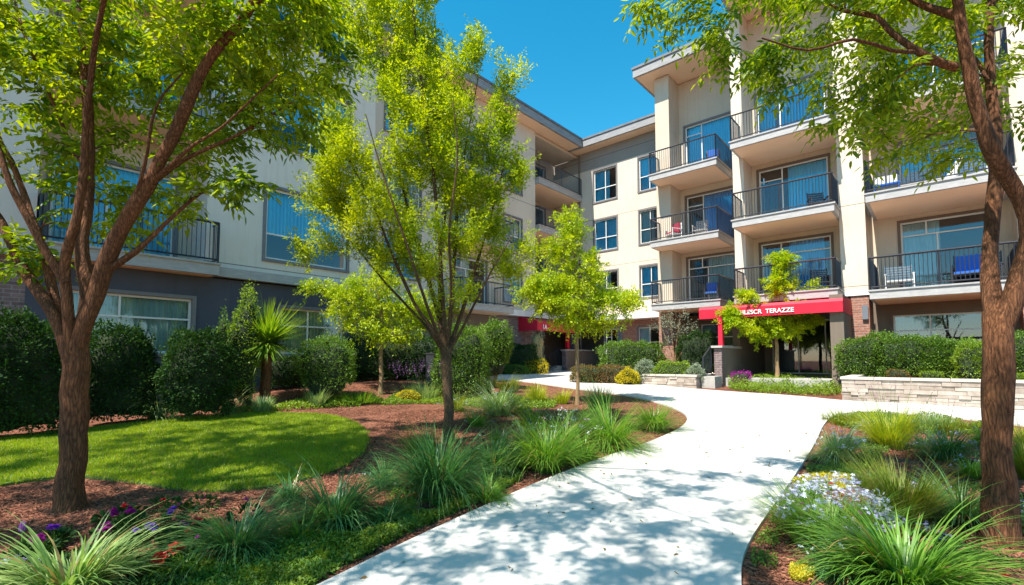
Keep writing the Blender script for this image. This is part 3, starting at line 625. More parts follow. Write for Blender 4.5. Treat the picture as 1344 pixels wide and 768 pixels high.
for z in (3.9, 7.2, 10.9): fl.box(-5.9, 8.9, 15.95, 16.55, z - .15, z); fl.box(4.35, 8.9, 14.66, 15.95, z - .15, z)
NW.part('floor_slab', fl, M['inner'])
roof(NW, [(-7, 9.4, 14.0, 26.5)], 16.1, .5)

# ------------------------------ planters, rails, steps, bollards
def stone_planter(label, x0, x1, y0, y1, zb, zt):
    t = thing('stone_planter', label, 'planter', toworld(RR, (x0+x1)/2, (y0+y1)/2, zb), RR)
    hx, hy, h = (x1-x0)/2, (y1-y0)/2, zt - zb; wt = .28
    g = Geo().box(-hx+.03, hx-.03, -hy+.04, -hy+wt, -.3, h-.075).box(-hx+.03, -hx+wt, -hy+wt, hy, -.3, h-.075).box(hx-wt, hx-.03, -hy+wt, hy, -.3, h-.075)
    z = -.25
    while z < h - .08:
        dz = min(random.choice([.06, .085, .11]), h - .078 - z); x = -hx
        while x < hx:
            L = min(random.uniform(.18, .75), hx - x); q = random.uniform(-.022, .018)
            if L > .02: g.box(x + .004, x + L - .004, -hy + q, -hy + .05, z + .003, z + dz - .003)
            x += L
        y = -hy + .052
        while y < hy:
            L = min(random.uniform(.2, .6), hy - y); q = random.uniform(-.02, .015)
            if L > .02: g.box(-hx + q, -hx + .05, y + .004, y + L - .004, z + .003, z + dz - .003); g.box(hx - .05, hx + q, y + .004, y + L - .004, z + .003, z + dz - .003)
            y += L
        z += dz
    g.build('stone_wall', M['ledge'], t)
    n = max(2, int(2*hx/.7)); c = Geo()
    for i in range(n):
        a = -hx - .03 + (2*hx+.06)*i/n; b = -hx - .03 + (2*hx+.06)*(i+1)/n
        c.box(a+.006, b-.006, -hy-.03-random.random()*.015, -hy+wt+.02, h-.068, h)
    for i in range(3):
        a = -hy+wt+.03 + (2*hy-wt)*i/3; b = -hy+wt+.03+(2*hy-wt)*(i+1)/3 - .01
        c.box(-hx-.02, -hx+wt+.02, a, b, h-.068, h); c.box(hx-wt-.02, hx+.02, a, b, h-.068, h)
    c.build('cap_stones', M['capstone'], t)
    Geo().box(-hx+wt-.02, hx-wt+.02, -hy+wt-.02, hy, -.2, h-.1).build('soil', M['mulch'], t)
    return t
def rlocal(px, py, c):
    r = ray(px, py); k = c / (NX*r[0] + NY*r[1]); return NY*r[0]*k - NX*r[1]*k
PR = stone_planter('long stacked stone planter wall on the right, holding a trimmed hedge', -2.05, 5.5, 16.15, 20.5, .45, 1.12)
PL = stone_planter('low stacked stone planter left of the entrance handrail', -9.3, -6.35, 16.9, 20.2, .55, 1.06)
def handrail(label, x, y0, y1, z0, z1, n=7):
    t = thing('handrail', label, 'handrail', toworld(RR, x, y0, z0), RR)
    g = Geo(); L = y1 - y0; dz = z1 - z0; h = .95
    g.tube([(0, 0, h - .12), (0, 0.04, h), (0, L, h + dz), (0, L + .25, h + dz)], .022, 6); g.tube([(0, 0, .15), (0, L, .15 + dz)], .015, 6)
    g.build('top_rail', M['rail'], t)
    b = Geo()
    for i in range(n + 1):
        f_ = i / n; b.tube([(0, L*f_, dz*f_ + (.15 if 0 < i < n else -.1)), (0, L*f_, dz*f_ + h)], .011 if 0 < i < n else .024, 5)
    b.build('balusters', M['rail'], t); return t
handrail('black metal handrail beside the brick ended wall right of the low planter', -6.3, 17.45, 18.3, .75, 1.15)
handrail('black metal handrail on the steps under the far left awning', -16.55, 22.0, 23.0, .95, 1.3)
def steps(label, x0, x1, y0, zb, n, rise, going):
    t = thing('steps', label, 'steps', toworld(RR, (x0+x1)/2, y0, zb), RR); hx = (x1-x0)/2
    for i in range(n): Geo().box(-hx, hx, going*i, going*n + .3, -.3 if i == 0 else rise*i + .001, rise*(i+1)).build('step', M['concrete'], t)
steps('short flight of concrete steps rising to the far left entrance', -17.3, -16.4, 22.2, .93, 2, .15, .32)
steps('concrete block step at the foot of the entrance handrail', -6.33, -5.86, 17.3, .58, 1, .42, .42)
def bollard(label, px, py, w_, h, m='greymetal'):
    p = gnd(px, py); t = thing('bollard_light', label, 'bollard', p)
    Geo().box(-w_/2, w_/2, -w_/2, w_/2, -.1, h).build('post', M[m], t)
    Geo().box(-w_/2-.012, w_/2+.012, -w_/2-.012, w_/2+.012, h+.001, h+.05).build('cap', M['darkmetal'], t)
    return t
bollard('dark slender bollard standing behind the purple lavender', 565, 505, .26, .95, 'darkmetal')
bollard('grey post at the right corner of the main entrance', 1109, 506, .13, 1.35)
t = thing('utility_box', 'pale grey utility box low between the two round bushes', 'utility box', gnd(637, 506))
Geo().box(-.25, .25, -.15, .15, -.1, .38).build('cabinet', M['fascia'], t); Geo().box(-.27, .27, -.17, .17, .381, .42).build('lid', M['white'], t)

# ------------------------------ balcony furniture
def chair(label, x, y, z, rz, fm='darkmetal', sm=None, w_=.55, slat=True, group=None, back=.5, lean=.14):
    t = thing('patio_chair', label, 'chair', toworld(RR, x, y, z + .003), RR + rz, group)
    h = w_ / 2
    for sx in (-h, h):
        for sy, top in ((-.25, .62), (.25, .42)): Geo().tube([(sx, sy, 0), (sx, sy, top)], .017, 5).build('leg', M[fm], t)
        Geo().box(sx-.03, sx+.03, -.27, .27, .62, .65).build('armrest', M[fm], t)
    s_ = Geo()
    for i in range(6): s_.box(-h+.02, h-.02, -.25+i*.085, -.19+i*.085, .40, .42)
    s_.build('seat', M[fm], t)
    b = Geo()
    for i in range(6):
        q = .48 + i*(back/6.); b.box(-h+.02, h-.02, .24+lean*(q-.42), .265+lean*(q-.42), q, q+back/6.*.68)
    for sx in (-h+.01, h-.01): b.tube([(sx, .25, .4), (sx, .27+lean*(back+.1), .5+back)], .017, 5)
    b.build('backrest', M[fm], t)
    if sm: Geo().box(-h+.04, h-.04, -.24, .22, .422, .49).box(-h+.05, h-.05, .16, .23, .5, .5+back*.9).build('cushion', M[sm], t)
    return t
chair('dark lounge chair at the right end of the top balcony left of the tall pilaster', -7.35, 22.2, F4+.08, .3, 'darkmetal', 'bluecloth')
chair('chair with a red cushion on the balcony left of the tall pilaster', -9.2, 22.0, F3+.05, -.5, 'whitecloth', 'redcloth')
chair('pale slatted chair beside the red cushioned chair', -8.0, 22.2, F3+.05, .1, 'fascia')
chair('dark chair on the lowest balcony left of the red awning lettering', -7.6, 22.3, F2+.1, .2, 'darkmetal', 'bluecloth')
chair('dark wicker chair on the middle balcony above the red awning', -3.2, 21.2, F3, .4, 'darkmetal', None)
chair('dark chair on the balcony directly above the red awning', -3.2, 21.1, F2, .3, 'darkmetal', None)
chair('white slatted chair on the lower right balcony beside the pale curtain', -.9, 21.0, F2-.2, .1, 'whitecloth', None, .75)
chair('wide blue cushioned chair on the lower right balcony', 1.0, 20.7, F2-.2, -.1, 'darkmetal', 'bluecloth', 1.1, back=.6)
chair('white framed chair near the trunk on the middle right balcony', 1.05, 21.1, F3, -.2, 'whitecloth', None, .75, back=.55)
t = thing('slatted_bench', 'grey slatted bench against the railing of the middle right balcony', 'bench', toworld(RR, -.25, 20.9, F3 + .003), RR)
s_ = Geo()
for i in range(6): s_.box(-.62, .62, .2+.01*i, .225+.01*i, .44+i*.085, .50+i*.085)
s_.build('backrest', M['fascia'], t); Geo().box(-.62, .62, -.25, .2, .38, .42).build('seat', M['fascia'], t)
for sx in (-.6, .6):
    for sy in (-.22, .2): Geo().tube([(sx, sy, 0), (sx, sy, .4)], .02, 5).build('leg', M['fascia'], t)
t = thing('folded_parasol', 'white folded parasol leaning on the middle right balcony', 'parasol', toworld(RR, .4, 20.6, F3 + .003), RR)
Geo().tube([(0, 0, 0), (.18, 0, .42)], .018, 6).build('pole', M['greymetal'], t)
Geo().tube([(.05, 0, .1), (.12, 0, .28), (.3, 0, .7), (.42, 0, 1.0), (.45, 0, 1.06)], [.13, .16, .1, .05, .01], 9, wob=.3).build('canopy', M['whitecloth'], t, True)
for k, (dx, lab) in enumerate([(0, 'left of two white cushions on the middle right balcony'), (.33, 'right of two white cushions on the middle right balcony')]):
    o = Geo().box(-.14, .14, -.07, .07, 0, .28).build('cushion', M['whitecloth']); o.location = toworld(RR, -1.25 + dx, 20.4, F3 + .45); o.rotation_euler = (0, 0, RR)
    o['label'] = lab; o['category'] = 'cushion'; o['group'] = 'white balcony cushions'
t = thing('side_table', 'low blue table beneath two white balcony cushions', 'table', toworld(RR, -1.08, 20.4, F3 + .003), RR)
Geo().box(-.36, .36, -.2, .2, .40, .447).build('tabletop', M['bluecloth'], t)
for sx in (-.33, .33):
    for sy in (-.17, .17): Geo().tube([(sx, sy, 0), (sx, sy, .4)], .02, 5).build('leg', M['bluecloth'], t)

# ================================================================== VEGETATION HELPERS
def unit(a): return a / (np.linalg.norm(a, axis=-1, keepdims=True) + 1e-9)
def leaves(g, P, D, size, wr=0.4, droop=0.0, mi=0, quad=True, up=None):
    """P base points, D directions, size per leaf; a folded six-point leaf (quad) or a cheap four-point one"""
    n = len(P); D = unit(D)
    U = rng.normal(size=(n, 3)) * .55 + np.array((0, 0, 1.0)) if up is None else up
    S = unit(np.cross(D, U)); U = unit(np.cross(S, D)); L = np.broadcast_to(size, (n,))[:, None]; W_ = L * wr * .5
    if quad:
        b = P; t = P + D * L - U * L * (.12 + droop)
        v = np.stack([b, P + D*L*.3 + S*W_*.9 + U*L*.05, P + D*L*.66 + S*W_*.75 - U*L*.02, t, P + D*L*.66 - S*W_*.75 - U*L*.02, P + D*L*.3 - S*W_*.9 + U*L*.05], 1)
        base = np.arange(n)[:, None] * 6; f = np.concatenate([base + np.array([0, 1, 2, 3]), base + np.array([0, 3, 4, 5])])
    else:
        v = np.stack([P, P + D*L*.45 + S*W_ + U*L*.05, P + D*L - U*L*.1, P + D*L*.45 - S*W_ + U*L*.05], 1)
        f = np.arange(n)[:, None] * 4 + np.array([0, 1, 2, 3])
    g.add(v.reshape(-1, 3), f, mi)
def resample(pts, rad, step=.12):
    pts = np.array(pts, float); rad = np.array(rad, float)
    # catmull-rom
    P = np.concatenate([[2*pts[0]-pts[1]], pts, [2*pts[-1]-pts[-2]]]); out = []; ro = []
    for i in range(1, len(P) - 2):
        L = np.linalg.norm(P[i+1]-P[i]); k = max(2, int(L/step))
        for j in range(k):
            t = j/k; a, b, c, d = P[i-1], P[i], P[i+1], P[i+2]
            out.append(.5*((2*b)+(-a+c)*t+(2*a-5*b+4*c-d)*t*t+(-a+3*b-3*c+d)*t**3)); ro.append(rad[i-1]*(1-t)+rad[i]*t)
    out.append(pts[-1]); ro.append(rad[-1]); return np.array(out), np.array(ro)
def ell(center, radii, n, shell=.3):
    """n points in an ellipsoid, biased outward"""
    d = unit(rng.normal(size=(n, 3))); r = (rng.random(n) * (1 - shell) + shell) ** (1/2.2)
    return np.array(center) + d * r[:, None] * np.array(radii)
def tree(name, label, group, base, trunk, limbs, targets, bark, leaf, leaf_fn, ksides=12, twig_r=(.007, .013), up=.25, seed=1, zpen=.8, cat='tree'):
    """trunk/limbs: [(points, radii)]; targets: points the twigs grow to; everything in world coordinates"""
    t = thing(name, label, cat, base, 0, group); off = -np.array(base, float)
    g = Geo(); NP, NR, ND = [], [], []
    for k, (pts, rad) in enumerate(trunk + limbs):
        P, R = resample(pts, rad); 
        if k == 0: R = R * (1 + .40 * np.exp(-np.arange(len(R)) * .12 / .10))
        P = P + np.array([[.35*R[i]*mnoise.noise(Vector((k*9.1, i*.35, 0))), .35*R[i]*mnoise.noise(Vector((k*9.1, i*.35, 5))), 0] for i in range(len(P))])
        g.tube(P + off, R, ksides if R[0] > .03 else 7, wob=.28 if R[0] > .03 else .1)
        if k >= len(trunk): NP.append(P); NR.append(R); ND.append(unit(np.gradient(P, axis=0)))
    NP, NR, ND = np.concatenate(NP), np.concatenate(NR), np.concatenate(ND)
    tw = g; T = np.array(targets); order = np.argsort([np.min(np.sum((NP - q)**2, 1)) for q in T]); tips = []
    for q in T[order]:
        dv = q - NP; dist = np.linalg.norm(dv, axis=1); cosang = np.sum(dv * ND, 1) / (dist + 1e-6)
        cost = dist * (1.25 - .45 * cosang) + zpen * np.maximum(0, NP[:, 2] - q[2]) + .0 * NR
        i = int(np.argmin(cost)); p = NP[i]; L = dist[i]
        if L < .08: tips.append((p, q, .5)); continue
        c1 = p + ND[i] * L * .35 + np.array((0, 0, up * L * .4)); s_ = max(3, int(L / .13) + 1); tt = np.linspace(0, 1, s_)[:, None]
        cur = (1-tt)**2*p + 2*tt*(1-tt)*c1 + tt**2*q; cur[1:-1] += rng.normal(size=(s_-2, 3)) * .012
        r0 = min(NR[i]*.75, twig_r[0] + twig_r[1]*L); R = np.linspace(r0, .0025, s_)
        tw.tube(cur + off, R, 5 if r0 > .012 else 4, cap=False)
        NP = np.concatenate([NP, cur[1:]]); NR = np.concatenate([NR, R[1:]]); ND = np.concatenate([ND, unit(np.gradient(cur, axis=0))[1:]])
        tips.append((cur, q, L))
    g.build('trunk', bark, t, True)
    lg = Geo(); leaf_fn(lg, [(c if np.ndim(c) == 2 else np.array([c, q])) for c, q, L in tips], off)
    lg.build('crown', leaf, t); return t
def pinnate(size=.085, wr=.36, sprays=3, pairs=5, length=.26, quad=True, droop=.35, flat=.25):
    """compound leaves: paired leaflets along a rachis"""
    def fn(g, tips, off):
        P, D, U = [], [], []
        for cur in tips:
            n = len(cur); 
            for s_ in range(sprays):
                f_ = (.35 + .65 * rng.random()) * (n - 1); i = int(f_); j = min(i + 1, n - 1)
                p = cur[i] + (cur[j] - cur[i]) * (f_ - i); td = unit(cur[-1] - cur[0]); a = unit(td * .7 + rng.normal(size=3) * .75 * np.array((1, 1, flat + .3)))
                side = unit(np.cross(a, np.array((rng.normal()*.3, rng.normal()*.3, 1.0)))); upv = np.cross(side, a)
                for k in range(pairs + 1):
                    q = (k + .5) / (pairs + .5); pos = p + a * length * q + np.array((0, 0, -1)) * droop * length * q * q
                    loc = unit(a - np.array((0, 0, 2*droop*q)) * .8)
                    if k == pairs: P.append(pos); D.append(loc); U.append(upv); continue
                    for sg in (1, -1):
                        P.append(pos); D.append(unit(loc * .55 + side * sg + np.array((0, 0, -.25 - .3 * rng.random())) + rng.normal(size=3) * .12)); U.append(upv + rng.normal(size=3) * .3)
        P = np.array(P) + off; D = np.array(D); U = np.array(U)
        leaves(g, P, D, size * rng.uniform(.7, 1.2, len(P)), wr, up=U, quad=quad)
    return fn
def smallleaf(size=.04, per=60, rad=.16, wr=.6, dirw=.6, upb=0.2, start=.25, flat=1.0, quad=False):
    def fn(g, tips, off):
        PP, DD = [], []
        for cur in tips:
            n = len(cur); L = np.linalg.norm(cur[-1] - cur[0]); m = int(per * (0.5 + min(1.2, L)))
            f_ = (start + (1 - start) * rng.random(m) ** .8) * (n - 1); i = np.minimum(f_.astype(int), n - 2); fr = (f_ - i)[:, None]
            p = cur[i] * (1 - fr) + cur[i + 1] * fr; o = rng.normal(size=(m, 3)) * rad * np.array((1, 1, flat)) * (1.15 - .75 * (f_ / (n - 1)))[:, None]
            PP.append(p + o); DD.append(unit(cur[-1] - cur[0]) * dirw + unit(o) * .7 + rng.normal(size=(m, 3)) * .4 + np.array((0, 0, upb)))
        P = np.concatenate(PP) + off; leaves(g, P, np.concatenate(DD), size * rng.uniform(.6, 1.25, len(P)), wr, quad=quad)
    return fn

def plume(size=.05, per=90, rad=.05, ext=.45, updir=(0, 0, 1), mixd=.5, wr=.55, sub=4, spread=.45, quad=False, droop=0.0):
    """feathery sprays: several fine shoots leave every twig end, leaves hug the shoots"""
    def fn(g, tips, off):
        PP, DD = [], []
        for cur in tips:
            n = len(cur); td = unit(cur[-1] - cur[0])
            for s_ in range(sub):
                f_ = (.3 + .7 * rng.random()) * (n - 1) if s_ else n - 1; i = min(int(f_), n - 2); p0 = cur[i] + (cur[i+1] - cur[i]) * (f_ - i)
                d = unit(td * (1 - mixd) + np.array(updir) * mixd + rng.normal(size=3) * spread); L = ext * rng.uniform(.5, 1.3); m = int(per * L / ext / sub)
                q = rng.random(m) ** .85; p = p0 + d * (L * q)[:, None] - np.array((0, 0, 1)) * (droop * L * q * q)[:, None]
                o = unit(rng.normal(size=(m, 3))) * (rad * (1.25 - q) * rng.random(m) ** .5)[:, None]
                PP.append(p + o); DD.append(d * .6 + unit(o) * 1.0 + rng.normal(size=(m, 3)) * .25)
        P = np.concatenate(PP) + off; leaves(g, P, np.concatenate(DD), size * rng.uniform(.6, 1.25, len(P)), wr, quad=quad)
    return fn

# ================================================================== TREES
LS = .8
def limb(pts, r0, r1): return ([at(*p) for p in pts], list(np.linspace(r0 * LS, r1 * LS, len(pts))))
# --- left foreground tree
b = gnd(92, 668); Y0 = b[1]
trunk = [([b - (0, 0, .08), at(93, 640, Y0), at(95, 570, Y0), at(99, 500, Y0), at(100, 440, Y0)], [.112, .108, .102, .104, .100])]
limbs = [limb([(100, 470, Y0), (120, 400, Y0-.02), (152, 315, Y0-.05), (200, 231, Y0-.1), (245, 140, Y0-.2), (271, 83, Y0-.25), (318, 26, Y0-.35), (350, -40, Y0-.5), (400, -150, Y0-.8)], .10, .03),
 limb([(140, 355, Y0-.03), (178, 330, Y0), (208, 302, Y0+.05), (276, 245, Y0+.15), (338, 232, Y0+.3)], .042, .009),
 limb([(195, 245, Y0-.08), (245, 208, Y0+.0), (312, 177, Y0+.1), (385, 133, Y0+.2)], .034, .009),
 limb([(203, 236, Y0-.1), (255, 190, Y0-.2), (291, 167, Y0-.3), (365, 98, Y0-.5)], .026, .008),
 limb([(100, 480, Y0+.05), (114, 396, Y0+.12), (109, 312, Y0+.2), (117, 208, Y0+.3), (112, 94, Y0+.4), (104, 0, Y0+.5), (90, -120, Y0+.7)], .09, .035),
 limb([(96, 470, Y0-.04), (88, 390, Y0-.12), (85, 345, Y0-.15), (102, 281, Y0-.18), (110, 224, Y0-.2), (113, 160, Y0-.25), (125, 60, Y0-.4), (150, -60, Y0-.7)], .062, .022),
 limb([(87, 372, Y0-.14), (66, 340, Y0-.18), (41, 295, Y0-.2), (14, 241, Y0-.25), (-4, 190, Y0-.3), (-40, 90, Y0-.4)], .05, .02),
 limb([(92, 475, Y0), (76, 424, Y0), (51, 383, Y0+.05), (24, 339, Y0+.1), (5, 300, Y0+.15), (-30, 240, Y0+.2), (-90, 130, Y0+.3)], .075, .03),
 limb([(95, 480, Y0+.03), (78, 420, Y0+.1), (64, 356, Y0+.18), (44, 292, Y0+.22), (20, 224, Y0+.28), (-6, 170, Y0+.3), (-30, 60, Y0+.5)], .06, .022),
 limb([(117, 215, Y0+.3), (99, 203, Y0+.4), (68, 130, Y0+.5), (31, 42, Y0+.6), (10, -40, Y0+.8)], .03, .012),
 limb([(168, 290, Y0-.07), (190, 215, Y0-.2), (205, 140, Y0-.3), (240, 95, Y0-.3)], .026, .009),
 limb([(115, 150, Y0+.35), (110, 60, Y0+.8), (100, -20, Y0+1.3)], .03, .012),
 # long unseen limbs outside the frame, added to shade path and lawn
 ([at(318, 26, Y0-.35), (-2.0, 4.1, 5.2), (-1.3, 3.6, 6.0), (-.6, 3.2, 6.5)], [.04, .035, .02, .01]),
 ([at(-90, 130, Y0+.3), (-6.4, 5.4, 5.1), (-7.3, 5.9, 5.7), (-8.0, 6.3, 6.0)], [.03, .026, .02, .01]),
 ([at(150, -60, Y0-.7), (-3.1, 3.3, 6.2), (-2.6, 1.9, 6.3), (-2.0, 1.0, 6.2)], [.03, .024, .018, .01]),
 ([at(400, -150, Y0-.8), (-1.6, 2.6, 6.2), (-.9, 1.5, 6.2)], [.03, .02, .01])]
tg = []
def clumps(cpx, cpy, Y, rx, rz, ry, n): tg.append(ell(at(cpx, cpy, Y), (rx, ry, rz), int(n * 1.15)))
clumps(60, 20, 4.9, 1.0, .75, 1.3, 46); clumps(180, 10, 5.0, 1.0, .6, 1.3, 46); clumps(320, 30, 4.8, .95, .6, 1.1, 50); clumps(395, 60, 5.0, .55, .5, .8, 34); clumps(430, 20, 5.0, .3, .3, .5, 14)
clumps(40, 110, 5.6, .9, .6, .8, 26); clumps(180, 120, 5.4, .8, .5, .8, 26); clumps(300, 120, 5.2, .7, .45, .7, 26); clumps(365, 150, 5.1, .45, .35, .5, 14)
clumps(250, 190, 5.1, .6, .3, .5, 14); clumps(150, 210, 5.4, .6, .4, .5, 14); clumps(40, 200, 5.3, .6, .4, .6, 12); clumps(200, 265, 5.4, .5, .25, .4, 9); clumps(295, 248, 4.9, .35, .16, .25, 8); clumps(25, 330, 4.9, .35, .18, .25, 7); clumps(140, 290, 5.6, .5, .25, .4, 7)
tg.append(ell((-3.2, 2.0, 6.0), (1.6, 1.2, .8), 50)); tg.append(ell((-1.9, 1.3, 5.9), (1.5, 1.1, .7), 54)); tg.append(ell((-.8, .9, 5.9), (.9, .9, .5), 22)); tg.append(ell((-5.8, 2.3, 6.0), (1.4, 1.1, .7), 58)); tg.append(ell((-4.4, 1.4, 5.9), (1.2, 1.0, .6), 46)); tg.append(ell((-7.3, 2.3, 6.0), (1.3, 1.2, .7), 54)); tg.append(ell((-8.6, 4.4, 6.2), (1.2, 1.4, .7), 40)); tg.append(ell((-5.2, 4.6, 6.2), (1.3, 1.4, 1.0), 40)); tg.append(ell((-6.6, 4.6, 5.8), (1.1, 1.5, .8), 42)); tg.append(ell((-7.6, 5.9, 6.0), (1.0, 1.4, .7), 40)); tg.append(ell((-5.9, 6.6, 6.6), (1.4, 1.0, .6), 34)); tg.append(ell((-4.0, 5.2, 7.0), (1.8, 1.4, .8), 44)); tg.append(ell((-2.4, 5.0, 6.6), (1.3, 1.1, .7), 30)); tg.append(ell((-.9, 2.4, 6.9), (1.0, .9, .6), 24)); tg.append(ell((-3.0, 2.3, 6.8), (1.2, .9, .6), 24))  # out-of-frame crown, spread wide to cast dapple on path, lawn and mulch
tree('broadleaf_tree', 'large multi limbed tree with thick trunk in the left foreground mulch', None, b, trunk, limbs, np.concatenate(tg), M['barkbrown'], M['leafL'], pinnate(.10, .40, 5, 4, .27), 16)
# --- right foreground tree
b = gnd(1312, 712); Y0 = b[1]
trunk = [([b - (0, 0, .08), at(1311, 660, Y0), at(1310, 560, Y0), at(1309, 470, Y0), at(1310, 410, Y0)], [.108, .102, .094, .090, .094])]
limbs = [limb([(1310, 440, Y0), (1335, 375, Y0-.02), (1352, 310, Y0-.05), (1340, 262, Y0-.05), (1305, 205, Y0-.1), (1285, 150, Y0-.1), (1268, 70, Y0-.15), (1258, 0, Y0-.2), (1240, -90, Y0-.3)], .085, .045),
 limb([(1308, 440, Y0+.02), (1300, 370, Y0+.15), (1303, 300, Y0+.22), (1306, 200, Y0+.3), (1302, 110, Y0+.35), (1298, 30, Y0+.4), (1310, -70, Y0+.6)], .082, .035),
 limb([(1256, 88, Y0-.14), (1225, 78, Y0-.15), (1195, 62, Y0-.1), (1165, 38, Y0), (1150, 22, Y0+.05), (1110, 15, Y0+.15), (1075, 2, Y0+.2), (1020, -20, Y0+.3)], .04, .012),
 limb([(1205, 68, Y0-.1), (1170, 66, Y0-.2), (1120, 52, Y0-.25), (1060, 66, Y0-.3), (1000, 50, Y0-.3)], .022, .008),
 limb([(1262, 22, Y0-.18), (1235, 15, Y0-.1), (1200, 2, Y0), (1140, -40, Y0+.2), (1060, -80, Y0+.4)], .042, .015),
 limb([(1350, 310, Y0-.05), (1372, 270, Y0-.1), (1400, 200, Y0-.2), (1450, 100, Y0-.3)], .05, .02),
 limb([(1330, 372, Y0), (1344, 352, Y0+.1), (1370, 325, Y0+.3), (1420, 260, Y0+.6)], .04, .015),
 limb([(1303, 120, Y0+.35), (1285, 85, Y0+.4), (1265, 55, Y0+.6), (1230, 10, Y0+.9)], .025, .009),
 ([at(1240, -90, Y0-.3), (2.9, 3.4, 5.4), (2.0, 3.0, 6.0)], [.045, .03, .012])]
def clumps(cpx, cpy, Y, rx, rz, ry, n): tg.append(ell(at(cpx, cpy, Y), (rx, ry, rz), int(n * .95)))
tg = []
clumps(1000, 30, 4.3, .55, .3, .7, 26); clumps(1080, 50, 4.4, .6, .38, .8, 36); clumps(1160, 60, 4.6, .6, .4, .8, 34); clumps(930, 10, 4.3, .5, .18, .5, 14); clumps(860, -8, 4.3, .35, .1, .3, 6)
clumps(1120, 120, 4.6, .45, .28, .5, 20); clumps(1200, 130, 4.9, .5, .35, .6, 24); clumps(1240, 190, 4.9, .35, .25, .4, 12); clumps(1165, 190, 4.5, .3, .18, .3, 9); clumps(1125, 160, 4.2, .16, .15, .2, 5)
clumps(1290, 40, 5.0, .8, .5, .8, 32); clumps(1340, 120, 4.8, .4, .4, .7, 12); clumps(1250, -40, 4.5, 1.0, .35, 1.0, 30); clumps(1110, -30, 4.2, .9, .3, .9, 26)
tg.append(ell((3.2, 3.4, 6.2), (1.6, 1.3, .9), 44)); tg.append(ell((1.5, 1.6, 5.6), (1.0, .9, .5), 34)); tg.append(ell((4.8, 3.8, 5.9), (1.5, 1.5, 1.0), 40)); tg.append(ell((1.9, 3.2, 6.3), (.9, 1.0, .5), 16)); tg.append(ell((5.0, 5.0, 4.6), (.8, .7, .8), 12))  # out-of-frame crown, the low near clump added to shade the right bed
tree('broadleaf_tree', 'leaning forked tree with curved brown limbs in the right foreground bed', None, b, trunk, limbs, np.concatenate(tg), M['barkbrown'], M['leafR'], pinnate(.085, .36, 5, 4, .24), 16)
LS = 1.0
# --- middle vase shaped tree
b = gnd(590, 580); Y0 = b[1]
trunk = [([b - (0, 0, .08), at(589, 560, Y0), at(587, 500, Y0), at(585, 455, Y0)], [.088, .082, .078, .085])]
LM = [[(584, 465, 0), (566, 430, -.1), (545, 400, -.15), (515, 335, -.2), (490, 270, -.3), (455, 205, -.4)],
 [(584, 462, 0), (572, 400, .1), (548, 320, .2), (525, 230, .2), (508, 130, .3), (500, 40, .3)],
 [(586, 460, 0), (580, 380, -.15), (574, 280, -.3), (560, 160, -.4), (545, 40, -.45), (540, -20, -.5)],
 [(587, 460, 0), (594, 380, .15), (600, 280, .3), (612, 190, .4), (628, 100, .4)],
 [(588, 462, 0), (606, 410, .1), (626, 345, .1), (648, 270, .1), (668, 190, .1)],
 [(588, 465, 0), (610, 425, -.1), (640, 365, -.3), (672, 310, -.5)],
 [(583, 463, 0), (556, 425, .2), (505, 370, .4), (455, 310, .6), (415, 268, .7)],
 [(585, 461, 0), (576, 370, .5), (585, 270, .8), (580, 170, .9), (575, 80, .9)],
 [(586, 461, 0), (592, 390, -.4), (590, 300, -.8), (600, 210, -.9), (595, 130, -1.)],
 [(584, 463, 0), (560, 400, -.5), (530, 310, -.8), (500, 220, -.9), (480, 150, -1.)]]
limbs = [limb([(x, y, Y0 + dy) for x, y, dy in L_], .042 if i < 5 else .03, .006) for i, L_ in enumerate(LM)]
tg = []
for (cx, cy, rx, rz, ry, n) in [(545, 150, .75, 1.5, .9, 80), (520, 60, .8, .9, .8, 55), (590, 190, .6, 1.2, .9, 55), (455, 235, .55, .8, .6, 38), (500, 310, .8, .7, .8, 46), (620, 300, .6, .8, .7, 44), (560, 330, .7, .6, .8, 30),
   (650, 180, .28, .75, .3, 18), (620, 90, .25, .4, .3, 10), (430, 275, .4, .35, .4, 14), (655, 360, .35, .25, .3, 10), (600, 400, .5, .2, .5, 8), (480, 20, .5, .8, .5, 22), (555, -30, .6, .5, .6, 22), (675, 240, .15, .35, .2, 9), (665, 120, .14, .3, .2, 6), (690, 340, .2, .12, .2, 5), (410, 330, .35, .2, .4, 8), (440, 170, .3, .5, .3, 12)]:
    tg.append(ell(at(cx, cy, Y0), (rx * .82, ry, rz), int(n * .95)))
tree('vase_shaped_tree', 'upright yellow green tree fanning out from one trunk in the middle mulch bed', None, b, trunk, limbs, np.concatenate(tg), M['barkgrey'], M['leafM'], plume(.048, 340, .10, .44, (0, 0, 1), .52, .55, 8, .28), 12, (.005, .009), .5, zpen=1.5)
# --- layered saplings
def layered(label, px, py, Ypos, tk, tiers, leaf, size=.06, per=80, r0=.06, top=None, bark='barkpale', flat=.35, name='sapling'):
    b = gnd(px, py) if Ypos is None else at(px, py, Ypos)
    if Ypos is not None: b[2] = gz(b[0], b[1])
    Y0 = b[1]; pts = [b - (0, 0, .08)] + [at(x, y, Y0) for x, y in tk]
    trunk = [(pts, list(np.linspace(r0, .015, len(pts))))]; limbs = []; tg = []
    limbs.append((pts[-3:], [.02, .015, .008]))
    for (cx, cy, rx, rz, n) in tiers:
        c = at(cx, cy, Y0); tg.append(ell(c, (rx * .85, rx * .75, rz * 1.35), int(n * 1.35), .2))
    return tree(name, label, None, b, trunk, limbs, np.concatenate(tg), M[bark], M[leaf], plume(size, int(per * 1.15), .10, .42, (0, 0, .15), .15, .5, 5, .42 if flat > .3 else .4, droop=.25), 8, (.004, .008), .3, zpen=.7)
